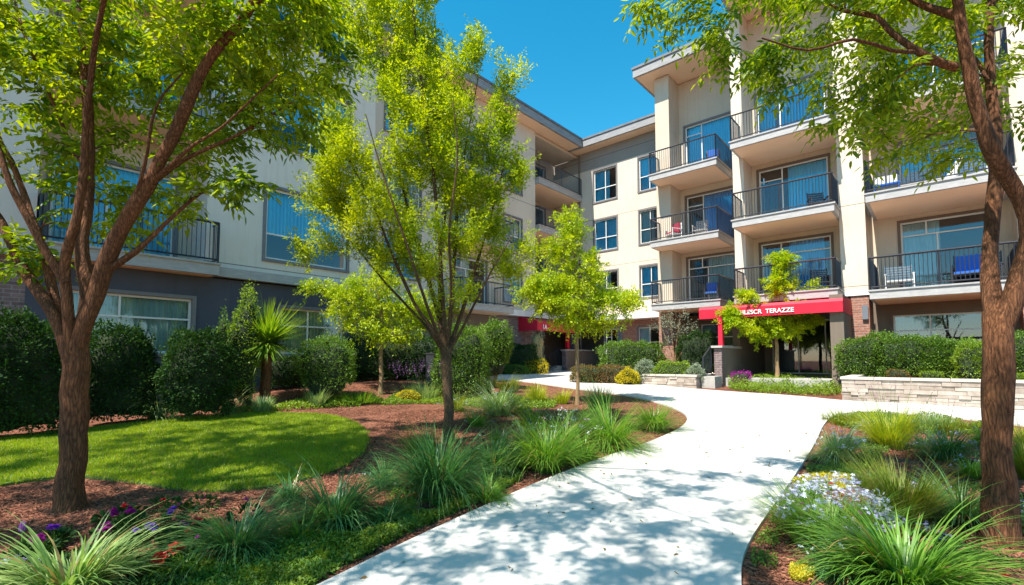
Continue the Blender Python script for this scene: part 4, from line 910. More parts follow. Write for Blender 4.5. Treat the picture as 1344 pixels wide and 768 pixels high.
layered('lime green layered sapling with slim trunk at the end of the left bed', 758, 531, None, [(758, 500), (757, 440), (757, 400), (755, 350), (752, 310), (750, 292)],
 [(750, 300, .28, .32, 14), (740, 325, .5, .2, 16), (765, 345, .5, .22, 16), (722, 372, .75, .13, 24), (760, 375, .7, .2, 22), (710, 383, .6, .08, 10), (800, 393, .75, .10, 24), (740, 400, .9, .12, 26), (820, 398, .4, .06, 8), (758, 416, .6, .1, 18), (790, 422, .4, .06, 7), (700, 384, .4, .07, 7)], 'leafS', .065, 165, .055)
layered('small lime and orange tipped tree in front of the main entrance awning', 1020, 507, None, [(1020, 480), (1019, 450), (1016, 425), (1020, 400), (1025, 370), (1028, 345)],
 [(1028, 350, .35, .35, 18), (1026, 375, .5, .3, 18), (985, 392, .16, .3, 5), (1060, 380, .35, .3, 7), (1010, 412, 1.0, .15, 26), (1045, 405, .8, .15, 20), (970, 422, .6, .1, 12), (1025, 428, 1.0, .12, 24), (1060, 420, .5, .1, 9), (958, 412, .35, .10, 9), (1000, 436, .7, .08, 12), (985, 388, .25, .2, 6), (1072, 392, .3, .2, 8)], 'leafO', .085, 190, .085)
layered('spreading pale lime tree beside the slate blue wall, left of the middle tree', 500, 517, None, [(500, 490), (500, 460), (502, 430), (500, 405), (495, 385), (490, 370)],
 [(495, 375, .8, .3, 24), (470, 390, 1.0, .22, 24), (520, 400, 1.0, .25, 26), (440, 382, .6, .12, 9), (415, 376, .4, .1, 6), (540, 425, .8, .15, 16), (490, 425, 1.1, .2, 22), (455, 410, .7, .12, 10), (555, 410, .6, .2, 12), (520, 440, .8, .1, 10)], 'leafS', .075, 100, .07)
# --- thin multi-stem tree beside the entrance
b = gnd(885, 499); b = np.array([*b[:2], 1.0]); Y0 = b[1]
limbs = [limb([(885, 478, Y0), (878, 455, Y0+.1), (868, 430, Y0+.2)], .03, .008), limb([(886, 478, Y0), (888, 450, Y0), (892, 420, Y0)], .03, .008), limb([(887, 478, Y0), (900, 452, Y0-.1), (910, 430, Y0-.1)], .028, .008), limb([(886, 478, Y0), (882, 440, Y0), (880, 415, Y0)], .026, .007)]
tg = [ell(at(x, y, Y0), (r, r*.8, r*.7), n) for x, y, r, n in [(868, 425, .6, 18), (890, 420, .7, 22), (905, 435, .5, 14), (880, 440, .6, 12)]]
tree('ornamental_tree', 'airy multi stemmed tree in the low planter against the brick', None, b, [([b - (0,0,.1), at(885.5, 486, Y0), at(886, 477, Y0)], [.05, .045, .04])], limbs, np.concatenate(tg), M['barkpale'], M['silver'], smallleaf(.06, 26, .16, .5), 7, (.004, .008), .3)

# ================================================================== SHRUBS AND HEDGES
def lump(p, s, seed): return mnoise.noise(Vector((p[0]*s + seed, p[1]*s, p[2]*s)))
def shrub(name, label, pos, rx, ry, h, leaf, size=.05, n=9000, box=0.35, rz=0, seed=None, cat='shrub', corem='core', stems=0, lift=0.0, amp=.30, group=None, skirt=0.0, quad=False):
    """rounded (box->1 squarer) shrub: leaf shell over a dark twiggy core"""
    seed = seed if seed is not None else random.random() * 50
    t = thing(name, label, cat, pos, rz, group)
    e = 2 + box * 6
    def surf(d, k):
        s_ = (np.abs(d[:, 0])**e + np.abs(d[:, 1])**e + np.abs(d[:, 2])**e) ** (-1/e)
        q = d * s_[:, None]; lm = np.array([1 + amp * lump(x * np.array((rx, ry, h/2)), 2.2, seed) + amp*.5 * lump(x * np.array((rx, ry, h/2)), 5.5, seed + 9) for x in q])
        return q * lm[:, None] * k * np.array((rx, ry, h/2)) + np.array((0, 0, h/2 + lift))
    d = unit(rng.normal(size=(n, 3))); d = d[d[:, 2] > -.75 + skirt]; m = len(d)
    # clumps of leaves: sparse noise so that light and dark hollows show
    r = 1 - np.abs(rng.normal(size=m)) * .10 + .06 * rng.random(m) + .16 * (rng.random(m) < .12) * rng.random(m)
    P = surf(d, 1.0); cen = np.array((0, 0, h/2 + lift)); P = cen + (P - cen) * r[:, None]
    P[:, 2] = np.maximum(P[:, 2], .02)
    g = Geo(); leaves(g, P, unit(d) * .8 + rng.normal(size=(m, 3)) * .6 + np.array((0, 0, .35)), size * rng.uniform(.6, 1.3, m), .55, quad=quad)
    g.build('foliage', leaf if not isinstance(leaf, str) else M[leaf], t)
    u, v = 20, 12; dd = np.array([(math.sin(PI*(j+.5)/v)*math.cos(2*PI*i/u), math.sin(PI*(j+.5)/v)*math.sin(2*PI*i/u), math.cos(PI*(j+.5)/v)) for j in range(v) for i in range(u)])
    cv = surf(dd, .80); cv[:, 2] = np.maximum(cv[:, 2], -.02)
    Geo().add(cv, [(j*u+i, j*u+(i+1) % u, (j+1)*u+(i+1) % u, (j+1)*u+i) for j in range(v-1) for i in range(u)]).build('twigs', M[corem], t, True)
    if stems:
        s_ = Geo()
        for i in range(stems):
            a = rng.random() * 6.28; rr = rx * .5 * rng.random(); s_.tube([(rr*.3*math.cos(a), rr*.3*math.sin(a), -.05), (rr*math.cos(a), rr*math.sin(a), h*.25+lift), (rr*1.7*math.cos(a), rr*1.7*math.sin(a), h*.6+lift)], [.018, .014, .008], 5)
        s_.build('stems', M['barkpale'], t, True)
    return t
def shrub_px(name, label, x0, x1, ytop, ybase, leaf, depth=1.0, **kw):
    cx = (x0 + x1) / 2; p = gnd(cx, ybase); rx = (x1 - x0) / 2 * p[1] / F_PX; ry = rx * depth
    p2 = p.copy(); 
    zt = at(cx, ytop, p[1] + ry*.3)[2]; return shrub(name, label, p2, rx, ry, zt - p[2], leaf, rz=math.atan2(-p[0], p[1]) , **kw)
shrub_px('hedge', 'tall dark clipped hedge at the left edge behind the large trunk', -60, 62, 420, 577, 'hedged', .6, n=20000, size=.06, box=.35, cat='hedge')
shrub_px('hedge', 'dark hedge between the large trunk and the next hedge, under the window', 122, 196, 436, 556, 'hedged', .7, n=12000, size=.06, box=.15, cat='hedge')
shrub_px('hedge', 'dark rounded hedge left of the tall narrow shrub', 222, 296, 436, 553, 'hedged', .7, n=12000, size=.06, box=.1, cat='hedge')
shrub_px('columnar_shrub', 'tall narrow light green shrub rising above the spiky palm', 303, 336, 398, 534, 'hedgel', .8, n=3600, size=.06, box=.1, amp=.5, stems=4)
shrub_px('shrub', 'loose yellow green tip of shrub poking above the dark rounded hedge', 276, 298, 412, 542, 'hedge', 1, n=1800, size=.05, box=.0, amp=.5)
def shrub_at(name, label, x0, x1, ytop, ybase, Y, leaf, depth=1.0, **kw):
    cx = (x0 + x1) / 2; p = at(cx, ybase, Y); p[2] = gz(p[0], p[1]) if 'zbase' not in kw else kw.pop('zbase'); rx = (x1 - x0) / 2 * Y / F_PX
    zt = at(cx, ytop, Y)[2]; return shrub(name, label, p, rx, rx * depth, zt - p[2], leaf, rz=kw.pop('rz', math.atan2(-p[0], p[1])), **kw)
shrub_px('shrub', 'rounded grey green bush right of the spiky palm', 394, 462, 446, 524, 'hedge', .8, n=9000, size=.05, box=.15, stems=9, skirt=.25)
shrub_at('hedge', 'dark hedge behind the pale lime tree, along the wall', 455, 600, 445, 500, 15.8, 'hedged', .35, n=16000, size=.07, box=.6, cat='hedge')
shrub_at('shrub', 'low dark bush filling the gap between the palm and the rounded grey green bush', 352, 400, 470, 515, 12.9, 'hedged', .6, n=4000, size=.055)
shrub_px('shrub', 'big round grey green bush directly behind the middle trunk', 572, 640, 431, 524, 'hedge', .9, n=15000, size=.055, box=.2, skirt=.0)
shrub_px('shrub', 'round grey green bush right of the bigger round bush, on bare stems', 625, 668, 436, 508, 'hedge', .9, n=9000, size=.07, box=.15, skirt=.35, stems=8, lift=.25)
shrub_at('shrub', 'dark bush against the purple grey brick near the far awning', 664, 705, 453, 480, 24.5, 'hedged', .5, n=4000, size=.09)
shrub_at('shrub', 'low green hedge strip beyond the far walkway', 655, 690, 480, 490, 24.0, 'hedge', .5, n=3000, size=.07, box=.6)
shrub_at('shrub', 'yellow green mound at the foot of the far steps', 688, 716, 472, 489, 24.5, 'yellow', .8, n=3000, size=.07)
shrub_at('shrub', 'thin upright straw coloured shrub beside the far steps', 696, 714, 434, 480, 24.9, 'silver', .8, n=700, size=.08, amp=.5, corem='straw', stems=9)
shrub_at('hedge', 'clipped green hedge under the brick wall window', 790, 868, 451, 486, 21.5, 'hedge', .35, n=12000, size=.075, box=.7, cat='hedge')
shrub_at('hedge', 'low reddish green hedge between the walkway and the clipped hedge', 752, 822, 481, 503, 19.0, 'hedger', .35, n=9000, size=.055, box=.7, cat='hedge')
shrub_at('shrub', 'rounded yellow bush left of the low stone planter', 810, 836, 483, 503, 18.2, 'yellow', .9, n=3500, size=.055, box=0.0, amp=.45)
shrub_at('shrub', 'silvery low bush at the left end of the low planter', 836, 858, 472, 496, 18.4, 'silver', .9, n=2600, size=.06, box=0.0, amp=.45)
shrub_at('shrub', 'bright green low bush in the middle of the low planter', 856, 905, 475, 496, 18.0, 'hedgel', .5, n=4500, size=.06, box=0.0, amp=.45)
shrub_at('shrub', 'pale grey mound at the right end of the low planter', 900, 926, 478, 496, 17.4, 'silver', .8, n=2600, size=.05, box=0.0, amp=.45)
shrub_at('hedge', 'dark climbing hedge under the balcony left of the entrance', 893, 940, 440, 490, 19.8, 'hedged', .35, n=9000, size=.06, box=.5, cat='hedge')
for i, (x0, x1, yt, lab) in enumerate([(1112, 1172, 445, 'left section of the clipped hedge in the right planter'), (1160, 1228, 442, 'middle section of the clipped hedge below the barred window'), (1218, 1272, 448, 'right section of the clipped hedge below the barred window')]):
    shrub_at('hedge', lab, x0, x1, yt, 500, 15.3 - i*.7, 'hedge', .6, n=12000, size=.055, box=.35, cat='hedge', rz=RR, zbase=.95, group='clipped hedge row in the right planter')
shrub_at('shrub', 'yellowish loose bush in the right planter left of the trunk', 1262, 1300, 452, 500, 12.9, 'hedgel', .8, n=5000, size=.05, zbase=.95, amp=.35)
shrub_at('hedge', 'dense green hedge right of the foreground trunk', 1318, 1400, 440, 500, 12.6, 'hedge', .7, n=12000, size=.05, box=.4, zbase=.95, cat='hedge')
shrub_at('shrub', 'small bright bush at the planter edge right of the trunk', 1322, 1352, 490, 512, 11.6, 'hedgel', .8, n=2500, size=.04, zbase=.98)
shrub_at('shrub', 'tiny orange green seedling at the planter edge', 1168, 1190, 486, 505, 14.0, 'hedger', .8, n=900, size=.04, zbase=.98)
shrub_at('shrub', 'tiny green shrub low in front of the clipped hedge', 1212, 1234, 488, 508, 13.3, 'hedgel', .8, n=1200, size=.04, zbase=.98)
shrub_at('shrub', 'small wine red shrub at the left of the entrance patio', 963, 984, 489, 502, 17.4, 'pmag', .8, n=800, size=.05)
# spiky palm
p = gnd(348, 528); YP = p[1]; tp = thing('spiky_palm', 'spiky round headed palm on a short brown trunk by the slate wall', 'palm', p)
hz = at(352, 450, YP)[2] - p[2]
Geo().tube([(0, 0, -.1), (0, 0, .3), (.02, 0, hz*.55), (.02, 0, hz)], [.13, .12, .11, .1], 10, wob=.3).build('trunk', M['barkbrown'], tp, True)
def blades(g, n, base_r, length, width, th0, th1, curl, segs=5, z0=0.0, taper=True, seedv=None, keel=.25):
    """arching strap leaves: th = start angle from vertical, curl = extra bend to the tip"""
    az = rng.random(n) * 2 * PI; th = th0 + (th1 - th0) * rng.random(n) ** .7; L = length * rng.uniform(.5, 1.15, n) * (1 + .22 * np.sin(az * 2 + rng.random()*6) + .12 * np.sin(az * 5 + rng.random()*6)); th = th * (1 + .25 * np.sin(az + rng.random()*6)); cu = curl * rng.uniform(.5, 1.4, n)
    P = np.stack([np.cos(az) * base_r * rng.random(n), np.sin(az) * base_r * rng.random(n), np.full(n, z0)], 1)
    side = np.stack([-np.sin(az), np.cos(az), np.zeros(n)], 1); V = []; tw = rng.normal(size=n) * .25
    for k in range(segs + 1):
        f_ = k / segs; wd = width * (1 - f_ ** 2.2) * (.75 + .25 * math.sin(PI * min(1, f_ * 1.6))) if taper else width
        sd = side * (wd * .5); V.append(P - sd); V.append(P + sd)
        a = th + cu * (f_ ** 1.3); step = L / segs
        P = P + np.stack([np.cos(az + tw*f_) * np.sin(a) * step, np.sin(az + tw*f_) * np.sin(a) * step, np.cos(a) * step], 1); P[:, 2] = np.maximum(P[:, 2], .012)
    V = np.stack(V, 1); m = 2 * (segs + 1); base = np.arange(n)[:, None] * m
    f = np.concatenate([base + np.array([2*k, 2*k+1, 2*k+3, 2*k+2]) for k in range(segs)]); g.add(V.reshape(-1, 3), f)
g = Geo(); blades(g, 620, .08, .95, .034, .0, 1.3, .3, 5, hz); blades(g, 560, .08, .90, .034, 1.1, 2.5, .2, 5, hz); g.build('fronds', M['frond'], tp)
g = Geo(); blades(g, 120, .1, .55, .03, 2.2, 2.7, .3, 4, hz - .05); g.build('dry_fronds', M['bladeV'], tp)

# ================================================================== GRASS CLUMPS AND FLOWERS
def blooms(g, P, R, petals=5, tilt=.5, mi=0, wide=1.0):
    """open flowers: petals round a centre"""
    n = len(P); nrm = unit(rng.normal(size=(n, 3)) * tilt + np.array((0, -.35, 1.0))); a = unit(np.cross(nrm, np.array((.3, 1, .2)))); b_ = np.cross(nrm, a); ph = rng.random(n) * 6
    for k in range(petals):
        an = ph + 2 * PI * k / petals; d = np.cos(an)[:, None] * a + np.sin(an)[:, None] * b_; s_ = -np.sin(an)[:, None] * a + np.cos(an)[:, None] * b_
        R_ = np.broadcast_to(R, (n,))[:, None]; w_ = R_ * 2.2 / petals * .62 * wide
        v = np.stack([P, P + d*R_*.6 + s_*w_ + nrm*R_*.12, P + d*R_ + nrm*R_*.05, P + d*R_*.6 - s_*w_ + nrm*R_*.12], 1); g.add(v.reshape(-1, 3), np.arange(n)[:, None]*4 + np.array([0, 1, 2, 3]), mi)
def clump(name, label, px, py, wpx, hpx, mat_, n=220, style='arch', bw=.011, flowers=None, group=None, cat='ornamental grass', p=None, z=None):
    p = gnd(px, py) if p is None else p; s_ = p[1] / F_PX * (1 + ((px - 672) / F_PX) ** 2) ** -.4; R = wpx * s_ / 2 * 1.12; H = hpx * s_ * random.uniform(1.0, 1.16); t = thing(name, label, cat, p, random.random() * 6, group)
    if z is not None: t.location.z = z
    g = Geo()
    n = int(n * 2.0)
    if style == 'arch': blades(g, n, R*.25, max(R*1.4, H*1.35), bw * .95, .05, 1.1, 1.6, 6)
    elif style == 'up': blades(g, n, R*.36, H*1.08, bw * 1.1, .0, .68, .6, 5)
    elif style == 'strap': blades(g, n, R*.25, max(R*1.3, H*1.25), bw, .1, 1.0, 1.5, 7)
    elif style == 'mound': blades(g, n, R*.75, H*.9, bw, .1, .9, .7, 4)
    g.build('leaves', M[mat_], t)
    if flowers:
        for (fm, cnt, size, kind) in flowers:
            fg = Geo(); a = rng.random(cnt) * 6.28; r = R * .98 * np.sqrt(rng.random(cnt)); q = np.stack([r*np.cos(a), r*np.sin(a), H * (.78 + .3*rng.random(cnt)) * (1 - .55*(r/R)**2)], 1)
            if kind == 'daisy':
                cl = np.repeat(q, 5, 0) + rng.normal(size=(cnt*5, 3)) * size * np.array((1.5, 1.5, .5)); blooms(fg, cl, size * rng.uniform(.6, 1, len(cl)), 5)
            elif kind == 'big': blooms(fg, q, size * rng.uniform(.8, 1.1, cnt), 5, .4); blooms(fg, q + (0, 0, .004), size * .75, 5, .4)
            elif kind == 'spike':
                q[:, 2] = H * (.95 + .5 * rng.random(cnt)); m = 16; f_ = np.tile(np.linspace(0, 1, m), cnt)
                top = np.repeat(q, m, 0); leanv = np.repeat(np.stack([np.cos(a), np.sin(a), np.zeros(cnt)], 1) * .35, m, 0); P = top + (leanv + (0, 0, 1)) * (f_ * size * 7)[:, None]; P += rng.normal(size=P.shape) * size * .25
                leaves(fg, P, rng.normal(size=P.shape) + (0, 0, .7), size * (1.1 - .6*f_), .5, quad=False)
            fo = fg.build('flowers', M[fm], t)
            st = Geo()
            for i in range(min(cnt, 30)): st.tube([(q[i][0]*.25, q[i][1]*.25, 0), (q[i][0]*.7, q[i][1]*.7, q[i][2]*.6), tuple(q[i])], .0025, 3, cap=False)
            if cnt <= 60: st.build('flower_stems', M['bladeG'], t)
    return t
GR = 'arching grass clumps in the planting beds'
# left bed
clump('grass_clump', 'big dark blue green grass mound in front of the middle trunk', 573, 652, 150, 78, 'bladeB', 620, 'arch', .012, group=GR)
clump('grass_clump', 'blue green clump left of the big mound, with pale drooping straps', 440, 690, 130, 62, 'bladeB', 330, 'arch', .015, group=GR)
clump('grass_clump', 'grass clump beside the red and magenta flowers', 312, 730, 130, 78, 'bladeB', 330, 'arch', .013, [('pmag', 2, .02, 'big')], GR)
clump('striped_leaf_clump', 'pale striped strap leaf clump at the bottom left corner', 88, 792, 215, 92, 'bladeV', 300, 'strap', .024, None, None)
clump('grass_clump', 'full green grass mound right of the big dark one, by the path', 716, 618, 118, 62, 'bladeG', 560, 'arch', .011, group=GR)
clump('grass_clump', 'sunlit round grass mound on the path side below the sapling', 800, 588, 104, 52, 'bladeG', 560, 'arch', .011, group=GR)
clump('grass_clump', 'outermost grass mound at the tip of the left bed', 858, 566, 72, 42, 'bladeG', 420, 'arch', .011, group=GR)
clump('grass_clump', 'dark spiky clump just behind the sapling trunk', 786, 540, 66, 34, 'bladeB', 320, 'up', .012, group=GR)
clump('grass_clump', 'small dark clump between the two biggest mounds', 648, 622, 74, 46, 'bladeB', 260, 'arch', .011, [('pwhi', 14, .008, 'daisy')], GR)
clump('grass_clump', 'upright olive clump touching the foot of the middle trunk', 553, 606, 62, 40, 'bladeO', 300, 'up', .009, group=GR)
clump('grass_clump', 'small green tuft right of the middle trunk', 655, 588, 44, 24, 'bladeG', 170, 'up', .01, group=GR)
clump('flowering_clump', 'pale green clump dotted with white and mauve flowers by the mulch', 655, 545, 84, 32, 'bladeP', 420, 'arch', .013, [('pwhi', 26, .017, 'daisy'), ('ppin', 10, .017, 'daisy')], None)
clump('grass_clump', 'yellow green tuft left of the sapling', 703, 531, 56, 26, 'bladeY', 260, 'up', .012, group=GR)
clump('grass_clump', 'small yellow green tuft touching the sapling', 738, 530, 36, 18, 'bladeY', 150, 'up', .012, group=GR)
clump('flowering_clump', 'green clump with white and purple flowers next to the sunlit mound', 742, 590, 92, 46, 'bladeG', 380, 'arch', .011, [('pwhi', 26, .015, 'daisy'), ('ppin', 10, .017, 'daisy')], None)
clump('flowering_clump', 'white flowered clump left of the full green mound', 690, 590, 60, 34, 'bladeP', 220, 'arch', .011, [('pwhi', 18, .015, 'daisy')], None)
clump('grass_clump', 'far pale clump beside the rounded grey green bush', 416, 532, 52, 20, 'bladeP', 200, 'up', .018, group=GR)
clump('grass_clump', 'far pale clump in front of the palm', 345, 541, 56, 22, 'bladeP', 200, 'up', .018, group=GR)
clump('grass_clump', 'fine light clump between two dark hedges', 206, 552, 56, 44, 'bladeP', 190, 'arch', .012, group=GR)
clump('grass_clump', 'fountain like light clump at the foot of the narrow shrub', 300, 545, 44, 30, 'bladeV', 160, 'arch', .015, group=GR)
clump('grass_clump', 'green tuft below the pale lime tree', 470, 528, 60, 22, 'bladeG', 240, 'mound', .016, group=GR)
clump('lavender', 'purple flowering lavender patch before the dark bollard', 556, 522, 92, 26, 'bladeP', 420, 'mound', .012, [('lavp', 90, .034, 'spike')], None, cat='flower')
clump('grass_clump', 'green tuft beneath the lavender', 590, 524, 44, 16, 'bladeG', 200, 'mound', .016, group=GR)
clump('grass_clump', 'green tuft in front of the round bush on bare stems', 632, 522, 60, 26, 'bladeG', 260, 'up', .014, group=GR)
clump('grass_clump', 'light tuft at the edge of the far walkway', 668, 515, 60, 22, 'bladeO', 240, 'up', .014, group=GR)
shrub_px('shrub', 'small bright yellow mound beside the lavender', 521, 549, 512, 527, 'yellow', .9, n=2200, size=.04, box=0.0, amp=.45)
shrub_px('shrub', 'small yellow mound left of the middle trunk', 566, 586, 513, 525, 'yellow', .9, n=1200, size=.04, box=0.0, amp=.45)
for x, y, w_, h_, m_, n_, lb in [(395, 712, 70, 34, 'bladeG', 200, 'small green clump in front of the pale drooping strap clump'), (505, 690, 60, 34, 'bladeB', 200, 'small blue green clump between the two left mounds'), (640, 660, 60, 30, 'bladeG', 200, 'small green clump at the path edge below the dark mound'), (615, 612, 60, 34, 'bladeO', 220, 'olive tuft just right of the middle trunk foot'),
    (505, 640, 60, 30, 'bladeB', 180, 'dark tuft left of the big mound near the lawn tip'), (765, 606, 60, 30, 'bladeG', 220, 'green tuft between the full mound and the sunlit mound'), (240, 756, 70, 30, 'bladeG', 160, 'short dark clump at the very bottom left of the path'), (380, 660, 60, 28, 'bladeB', 150, 'dark tuft beside the front edge of the lawn')]:
    clump('grass_clump', lb, x, y, w_, h_, m_, n_, 'arch', .011, [('pwhi', 5, .012, 'daisy')] if n_ == 180 else None, GR)
# right bed
clump('plumed_grass_clump', 'yellow green fountain grass with purple plumes by the planter wall', 1170, 588, 100, 62, 'bladeY', 560, 'up', .009, [('plume', 26, .020, 'spike')], None)
clump('flowering_clump', 'pale clump with white and pink flowers at the bed corner', 1100, 604, 80, 42, 'bladeP', 420, 'arch', .011, [('pwhi', 22, .017, 'daisy'), ('ppin', 12, .017, 'daisy')], None)
clump('flowering_clump', 'dark clump crowned with lavender flowers below the planter wall', 1243, 605, 100, 44, 'bladeB', 520, 'arch', .010, [('plav', 26, .017, 'daisy'), ('ppin', 10, .017, 'daisy')], None)
clump('flowering_clump', 'mauve flowered clump touching the left side of the right trunk', 1292, 590, 60, 36, 'bladeG', 260, 'arch', .010, [('ppin', 16, .017, 'daisy')], None)
clump('grass_clump', 'tall olive upright grass in the middle of the right bed', 1182, 685, 130, 92, 'bladeO', 520, 'up', .008, group=GR)
clump('grass_clump', 'blue green arching clump just left of the right trunk', 1262, 690, 110, 70, 'bladeB', 460, 'arch', .010, group=GR)
clump('strap_leaf_clump', 'broad arching dark green strap leaves at the bottom of the right bed', 1190, 782, 225, 84, 'bladeG', 520, 'strap', .020, None, None)
clump('strap_leaf_clump', 'smaller strap leaf clump left of the broad one', 1110, 760, 110, 66, 'bladeB', 210, 'strap', .018, [('pwhi', 5, .017, 'daisy')], None)
clump('aster_mound', 'rounded mound of white and lavender asters beside the path', 1092, 712, 150, 84, 'bladeG', 900, 'mound', .009, [('pwhi', 95, .020, 'daisy'), ('plav', 95, .019, 'daisy'), ('pmag', 3, .022, 'big'), ('pred', 1, .024, 'big')], None, cat='flower')
clump('grass_clump', 'bright green grass behind the right trunk at the frame edge', 1352, 630, 70, 60, 'bladeO', 320, 'up', .009, group=GR)
clump('flowering_clump', 'white blue flowered clump right of the right trunk', 1352, 700, 60, 48, 'bladeB', 240, 'arch', .012, [('plav', 18, .014, 'daisy')], None)
clump('grass_clump', 'low light green mass along the walkway edge, far right bed', 1110, 556, 70, 20, 'bladeO', 380, 'mound', .012, group=GR)
clump('grass_clump', 'pale flowering mass right of the fountain grass', 1218, 562, 60, 24, 'bladeP', 340, 'mound', .012, [('pwhi', 14, .01, 'daisy')], GR)
clump('grass_clump', 'light tuft before the planter wall left of the trunk', 1272, 566, 60, 24, 'bladeO', 300, 'mound', .012, group=GR)
clump('plumed_grass_clump', 'small purple plumed grass beside the planter right of the fountain grass', 1240, 572, 40, 34, 'bladeO', 120, 'up', .008, [('plume', 8, .02, 'spike')], None)
clump('plumed_grass_clump', 'purple plumed grass right of the trunk by the planter wall', 1350, 590, 60, 44, 'bladeY', 220, 'up', .008, [('plume', 12, .02, 'spike')], None)
clump('flower', 'violet flower at the foot of the dark lavender clump', 1264, 622, 12, 12, 'bladeG', 18, 'up', .008, [('ppur', 4, .02, 'big')], None, cat='flower')
clump('flower', 'lavender flower heads on bare mulch left of the trunk', 1222, 712, 44, 28, 'bladeB', 40, 'up', .008, [('plav', 9, .014, 'daisy')], None, cat='flower')
clump('flower', 'coral red bloom low in the mulch at the bottom right', 1318, 762, 18, 8, 'bladeG', 16, 'mound', .01, [('pred', 3, .03, 'big')], None, cat='flower')
for x, y, w_, h_, m_, fl_, lb in [(1275, 628, 60, 34, 'bladeG', 'plav', 'lavender dotted clump left of the trunk, above the arching clump'), (1060, 660, 60, 22, 'bladeG', 'pwhi', 'low white flowered patch at the path side above the aster mound'),
    (1140, 640, 60, 26, 'bladeG', 'ppin', 'small mauve flowered clump just right of the yellow moss patch'), (1225, 660, 60, 30, 'bladeB', 'plav', 'small lavender clump right of the tall olive grass'), (1150, 570, 60, 22, 'bladeP', 'ppin', 'mauve sprinkled clump below the planter corner'),
    (1215, 590, 60, 24, 'bladeG', 'ppur', 'violet sprinkled clump right of the yellow fountain grass'), (700, 560, 60, 26, 'bladeG', 'ppin', 'mauve sprinkled clump behind the full green mound'), (625, 560, 56, 20, 'bladeG', 'ppin', 'low mauve patch on the mulch right of the middle trunk'),
    (600, 540, 50, 18, 'bladeO', 'plav', 'thin lavender tuft behind the middle trunk'), (770, 560, 50, 20, 'bladeG', 'ppin', 'mauve tuft right of the sapling foot')]:
    clump('flowering_clump', lb, x, y, w_, h_, m_, 150, 'arch', .010, [(fl_, 12, .014, 'daisy')])
# annual flowers in the left foreground
def bedding(label, px, py, col, size, n=1, h=.16, lv='hedged'):
    p = gnd(px, py); t = thing('bedding_flower', label, 'flower', p, random.random()*6, 'bedding flowers in front of the large trunk')
    m = 70; d = unit(rng.normal(size=(m, 3))); P = d * np.array((.11, .11, .05)) + (0, 0, h*.45); P[:, 2] = np.maximum(P[:, 2], .02); g = Geo(); leaves(g, P, d + (0, 0, .2), .055, .6); g.build('leaves', M[lv], t)
    q = np.concatenate([[[0, 0, h]], np.stack([rng.uniform(-.1, .1, n), rng.uniform(-.1, .1, n), h - .03*rng.random(n)], 1)])[:n]
    size *= 1.4; f = Geo(); blooms(f, q, size, 7, .3, wide=1.9); blooms(f, q + (0, 0, .007), size*.85, 7, .5, wide=1.9); blooms(f, q + (0, 0, .014), size*.6, 6, .6, wide=1.9); blooms(f, q + (0, 0, .02), size*.38, 5, .6, wide=1.7); f.build('petals', M[col], t)
for a in [('bright violet bloom standing alone right of the large trunk', 224, 700, 'ppur', .042, 1, .18), ('magenta bloom left of the violet one', 170, 700, 'pmag', .040, 1, .17), ('magenta blooms nearest the foot of the large trunk', 148, 690, 'pmag', .032, 3, .13),
 ('deep magenta bloom below the pair by the trunk', 140, 716, 'pmag', .040, 2, .15), ('red bloom beside the blue green clump', 259, 712, 'pred', .042, 1, .17), ('small dark red bloom just below the red one', 247, 722, 'pred', .030, 1, .14), ('magenta bloom between the violet and the red', 240, 712, 'pmag', .032, 1, .14),
 ('large red bloom near the bottom of the bed', 230, 746, 'pred', .042, 1, .14), ('lowest red pink bloom of the bed', 208, 760, 'pred', .045, 1, .13), ('pink red bloom on the mulch beside the magenta', 162, 686, 'pred', .026, 1, .14), ('small blue violet bloom left of the red ones', 200, 712, 'ppur', .028, 3, .12),
 ('tiny red bloom on the mulch above the bed', 214, 668, 'pred', .022, 1, .08), ('tiny pink bloom near the lawn edge', 266, 668, 'pmag', .024, 1, .1), ('tiny magenta bloom further right on the mulch', 236, 672, 'pmag', .018, 1, .08),
 ('purple bloom behind the striped strap leaves', 68, 722, 'ppur', .036, 1, .17), ('dull purple bloom left among the striped leaves', 47, 738, 'pmag', .042, 1, .16), ('small magenta bloom in the grass tuft edge', 322, 690, 'pmag', .024, 1, .22)]: bedding(*a)
clump('flower', 'pale blue white flower cluster at the left frame edge', 8, 760, 60, 30, 'bladeG', 60, 'mound', .012, [('plav', 16, .018, 'daisy')], None, cat='flower')
clump('flower', 'white blooms among the striped leaves', 55, 752, 30, 22, 'bladeG', 24, 'up', .01, [('pwhi', 7, .018, 'daisy')], None, cat='flower')
p = gnd(27, 735); t = thing('tulip', 'single closed purple grey tulip behind the striped leaves', 'flower', p)
Geo().tube([(0, 0, 0), (.005, 0, .1), (0, 0, .2)], .005, 5).build('stem', M['bladeG'], t)
g = Geo(); an = np.arange(6) * PI / 3; leaves(g, np.stack([.004*np.cos(an), .004*np.sin(an), np.full(6, .195)], 1), np.stack([.2*np.cos(an), .2*np.sin(an), np.ones(6)], 1), .085, .5, up=np.stack([np.cos(an), np.sin(an), np.zeros(6)], 1)); g.build('petals', M['lavp'], t)

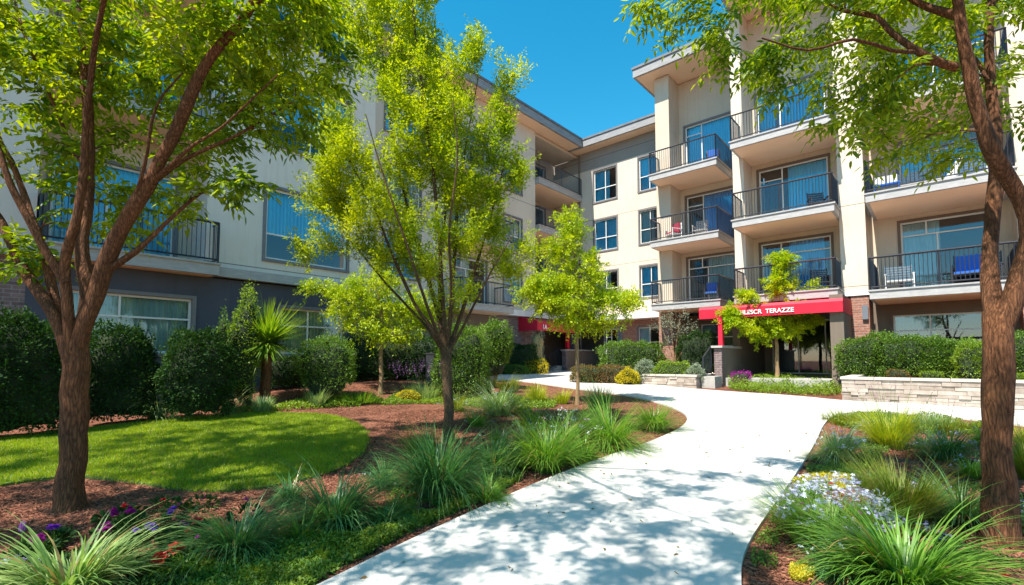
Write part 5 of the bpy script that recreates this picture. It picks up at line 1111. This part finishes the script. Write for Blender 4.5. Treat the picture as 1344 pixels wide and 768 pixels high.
# ================================================================== LAWN, GROUND COVER, MULCH CHIPS
def scatter(loop, n):
    lo = np.min(loop, axis=0); hi = np.max(loop, axis=0); out = []; tot = 0
    while tot < n:
        P = rng.uniform(lo[:2], hi[:2], (n * 2, 2)); P = P[inside(P, loop)]; out.append(P); tot += len(P)
    return np.concatenate(out)[:n]
def gzv(P):
    x, y = P[:, 0], P[:, 1]; t = -NY*x + NX*y; c = NX*x + NY*y; S = lambda q: np.clip(q, 0, 1)**2 * (3 - 2*np.clip(q, 0, 1))
    return .035*np.clip(y, 0, 26) + .40*S((t-10.6)/2.2)*(1-S((c-11)/3.5))*S((c-3.0)/3)
def tri_blades(g, P, z, h, w_, lean=.5):
    n = len(P); a = rng.random(n)*6.28; l = rng.normal(size=(n, 2))*lean*h; d = np.stack([np.cos(a), np.sin(a)], 1)*w_/2; hh = h*rng.uniform(.6, 1.3, n)
    v = np.stack([np.c_[P - d, z], np.c_[P + d, z], np.c_[P + l, z + hh]], 1); g.add(v.reshape(-1, 3), np.arange(n)[:, None]*3 + np.array([0, 1, 2]))
P = scatter([q for q in LAWN], 170000); P = P[(P[:, 0] > -9)]; P = P + rng.normal(size=P.shape) * .035; g = Geo(); tri_blades(g, P, gzv(P) + .028, .04, .009)
structure('lawn_grass', g, M['lawn'], 'stuff', label='short mown grass of the curved lawn', cat='grass')
def pxloop(pts, it=2): return smooth_loop([gnd(*p) for p in pts], it)
def cover(name, label, pts, m, n, size, h, thr=-.1, sc_=2.2):
    lp = pxloop(pts); P = scatter(lp, n); k = np.array([mnoise.noise(Vector((p[0]*sc_, p[1]*sc_, 3.3))) for p in P]); P = P[k > thr]; k = k[k > thr]
    z = gzv(P) + rng.random(len(P)) * h * (.4 + np.clip(k + .4, 0, 1)); g = Geo(); D = rng.normal(size=(len(P), 3)) + (0, 0, .5)
    leaves(g, np.c_[P, z], D, size*rng.uniform(.6, 1.3, len(P)), .6, quad=False); structure(name, g, M[m], 'stuff', label=label, cat='ground cover')
cover('ground_cover', 'low bright ground cover creeping along the left path edge', [(180, 800), (200, 760), (330, 735), (450, 690), (560, 655), (640, 640), (700, 622), (640, 655), (560, 690), (470, 735), (420, 762), (380, 800)], 'cover', 52000, .024, .085, -.06, 3.2)
cover('ground_cover', 'darker green creeping plants mixed into the left path edge strip', [(180, 800), (200, 760), (330, 735), (450, 690), (560, 655), (640, 640), (700, 622), (640, 655), (560, 690), (470, 735), (420, 762), (380, 800)], 'hedge', 30000, .03, .06, -.2, 1.7)
cover('ground_cover', 'sparse green ground cover between the left grass clumps', [(560, 600), (640, 600), (760, 570), (880, 545), (850, 560), (780, 590), (700, 620), (560, 665), (480, 680)], 'hedge', 16000, .03, .06, -.1, 3)
cover('ground_cover', 'yellow ground cover patches around the sapling', [(660, 560), (700, 548), (740, 556), (800, 590), (780, 600), (700, 570)], 'covery', 9000, .022, .04, .05, 2.5)
cover('ground_cover', 'light planting strip along the far edge of the mulch', [(300, 543), (340, 530), (430, 523), (560, 518), (620, 520), (700, 524), (740, 531), (700, 545), (650, 538), (560, 529), (450, 535), (360, 541)], 'hedgel', 30000, .05, .13, -.25, 1.6)
cover('ground_cover', 'dense low planting in front of the entrance patio', [(952, 514), (960, 502), (1000, 500), (1105, 505), (1106, 522), (1040, 518)], 'hedgel', 26000, .055, .34, -.8)
cover('ground_cover', 'yellow moss patch near the path in the right bed', [(1030, 632), (1075, 620), (1130, 628), (1125, 645), (1060, 642)], 'covery', 12000, .016, .04, -.4)
cover('ground_cover', 'soft green creeping plants along the right path edge', [(985, 770), (985, 722), (1015, 680), (1050, 630), (1075, 590), (1110, 575), (1180, 580), (1140, 620), (1060, 660), (1020, 700), (1020, 770)], 'hedge', 20000, .022, .05, -.02, 3.4)
cover('ground_cover', 'dark creeping leaves between the clumps around the right trunk', [(1120, 780), (1180, 690), (1240, 640), (1360, 620), (1400, 700), (1360, 790)], 'hedged', 16000, .03, .06, .0, 2.4)
cover('ground_cover', 'small yellow green tuft patch low in the right bed', [(1035, 745), (1060, 738), (1075, 755), (1055, 768), (1038, 765)], 'covery', 4200, .014, .05, -.5)
cover('ground_cover', 'light green carpet at the head of the right bed', [(1085, 560), (1110, 546), (1200, 548), (1300, 556), (1300, 572), (1180, 570)], 'cover', 26000, .035, .12, -.3)
cover('ground_cover', 'dark leafy ground cover among the red and purple flowers', [(-20, 790), (0, 735), (120, 690), (240, 690), (330, 735), (380, 700), (470, 680), (440, 720), (330, 745), (200, 790)], 'hedged', 22000, .034, .09, -.1, 3)
cover('ground_cover', 'seedlings and leaf litter across the right bed mulch', [(1000, 700), (1060, 620), (1100, 600), (1344, 640), (1344, 720), (1200, 740), (1050, 760)], 'cover', 2600, .022, .03, .05)
P = scatter([q for q in PATH], 2600); P = P[(P[:, 1] < 9) & (rng.random(len(P)) < .35)][:150]; g = Geo(); leaves(g, np.c_[P, gzv(P) + .042], rng.normal(size=(len(P), 3)) * (1, 1, .12), .05 * rng.uniform(.5, 1.2, len(P)), .5)
structure('fallen_leaves', g, M['hedger'], 'stuff', label='scattered fallen leaves on the pale path', cat='leaves')
# loose bark chips
mul = np.concatenate([scatter(pxloop([(-60, 800), (-60, 640), (200, 630), (330, 645), (470, 610), (480, 560), (540, 535), (700, 545), (890, 550), (700, 632), (420, 768), (380, 800)], 1), 52000),
  scatter(pxloop([(975, 800), (975, 740), (1080, 575), (1344, 570), (1430, 640), (1400, 800)], 1), 26000), scatter(pxloop([(-60, 600), (0, 572), (240, 548), (340, 540), (560, 530), (480, 550), (340, 545), (100, 570)], 1), 5000)])
mul = mul[~inside(mul, LAWN) & ~inside(mul, PATH)]; g = Geo(); n = len(mul)
D = rng.normal(size=(n, 3)) * (1, 1, .3); leaves(g, np.c_[mul, gzv(mul) + .004 + .012*rng.random(n)], D, .035*rng.uniform(.4, 1.4, n), .35, quad=False)
structure('bark_chips', g, M['chip'], 'stuff', label='loose reddish bark mulch chips over the beds', cat='mulch')
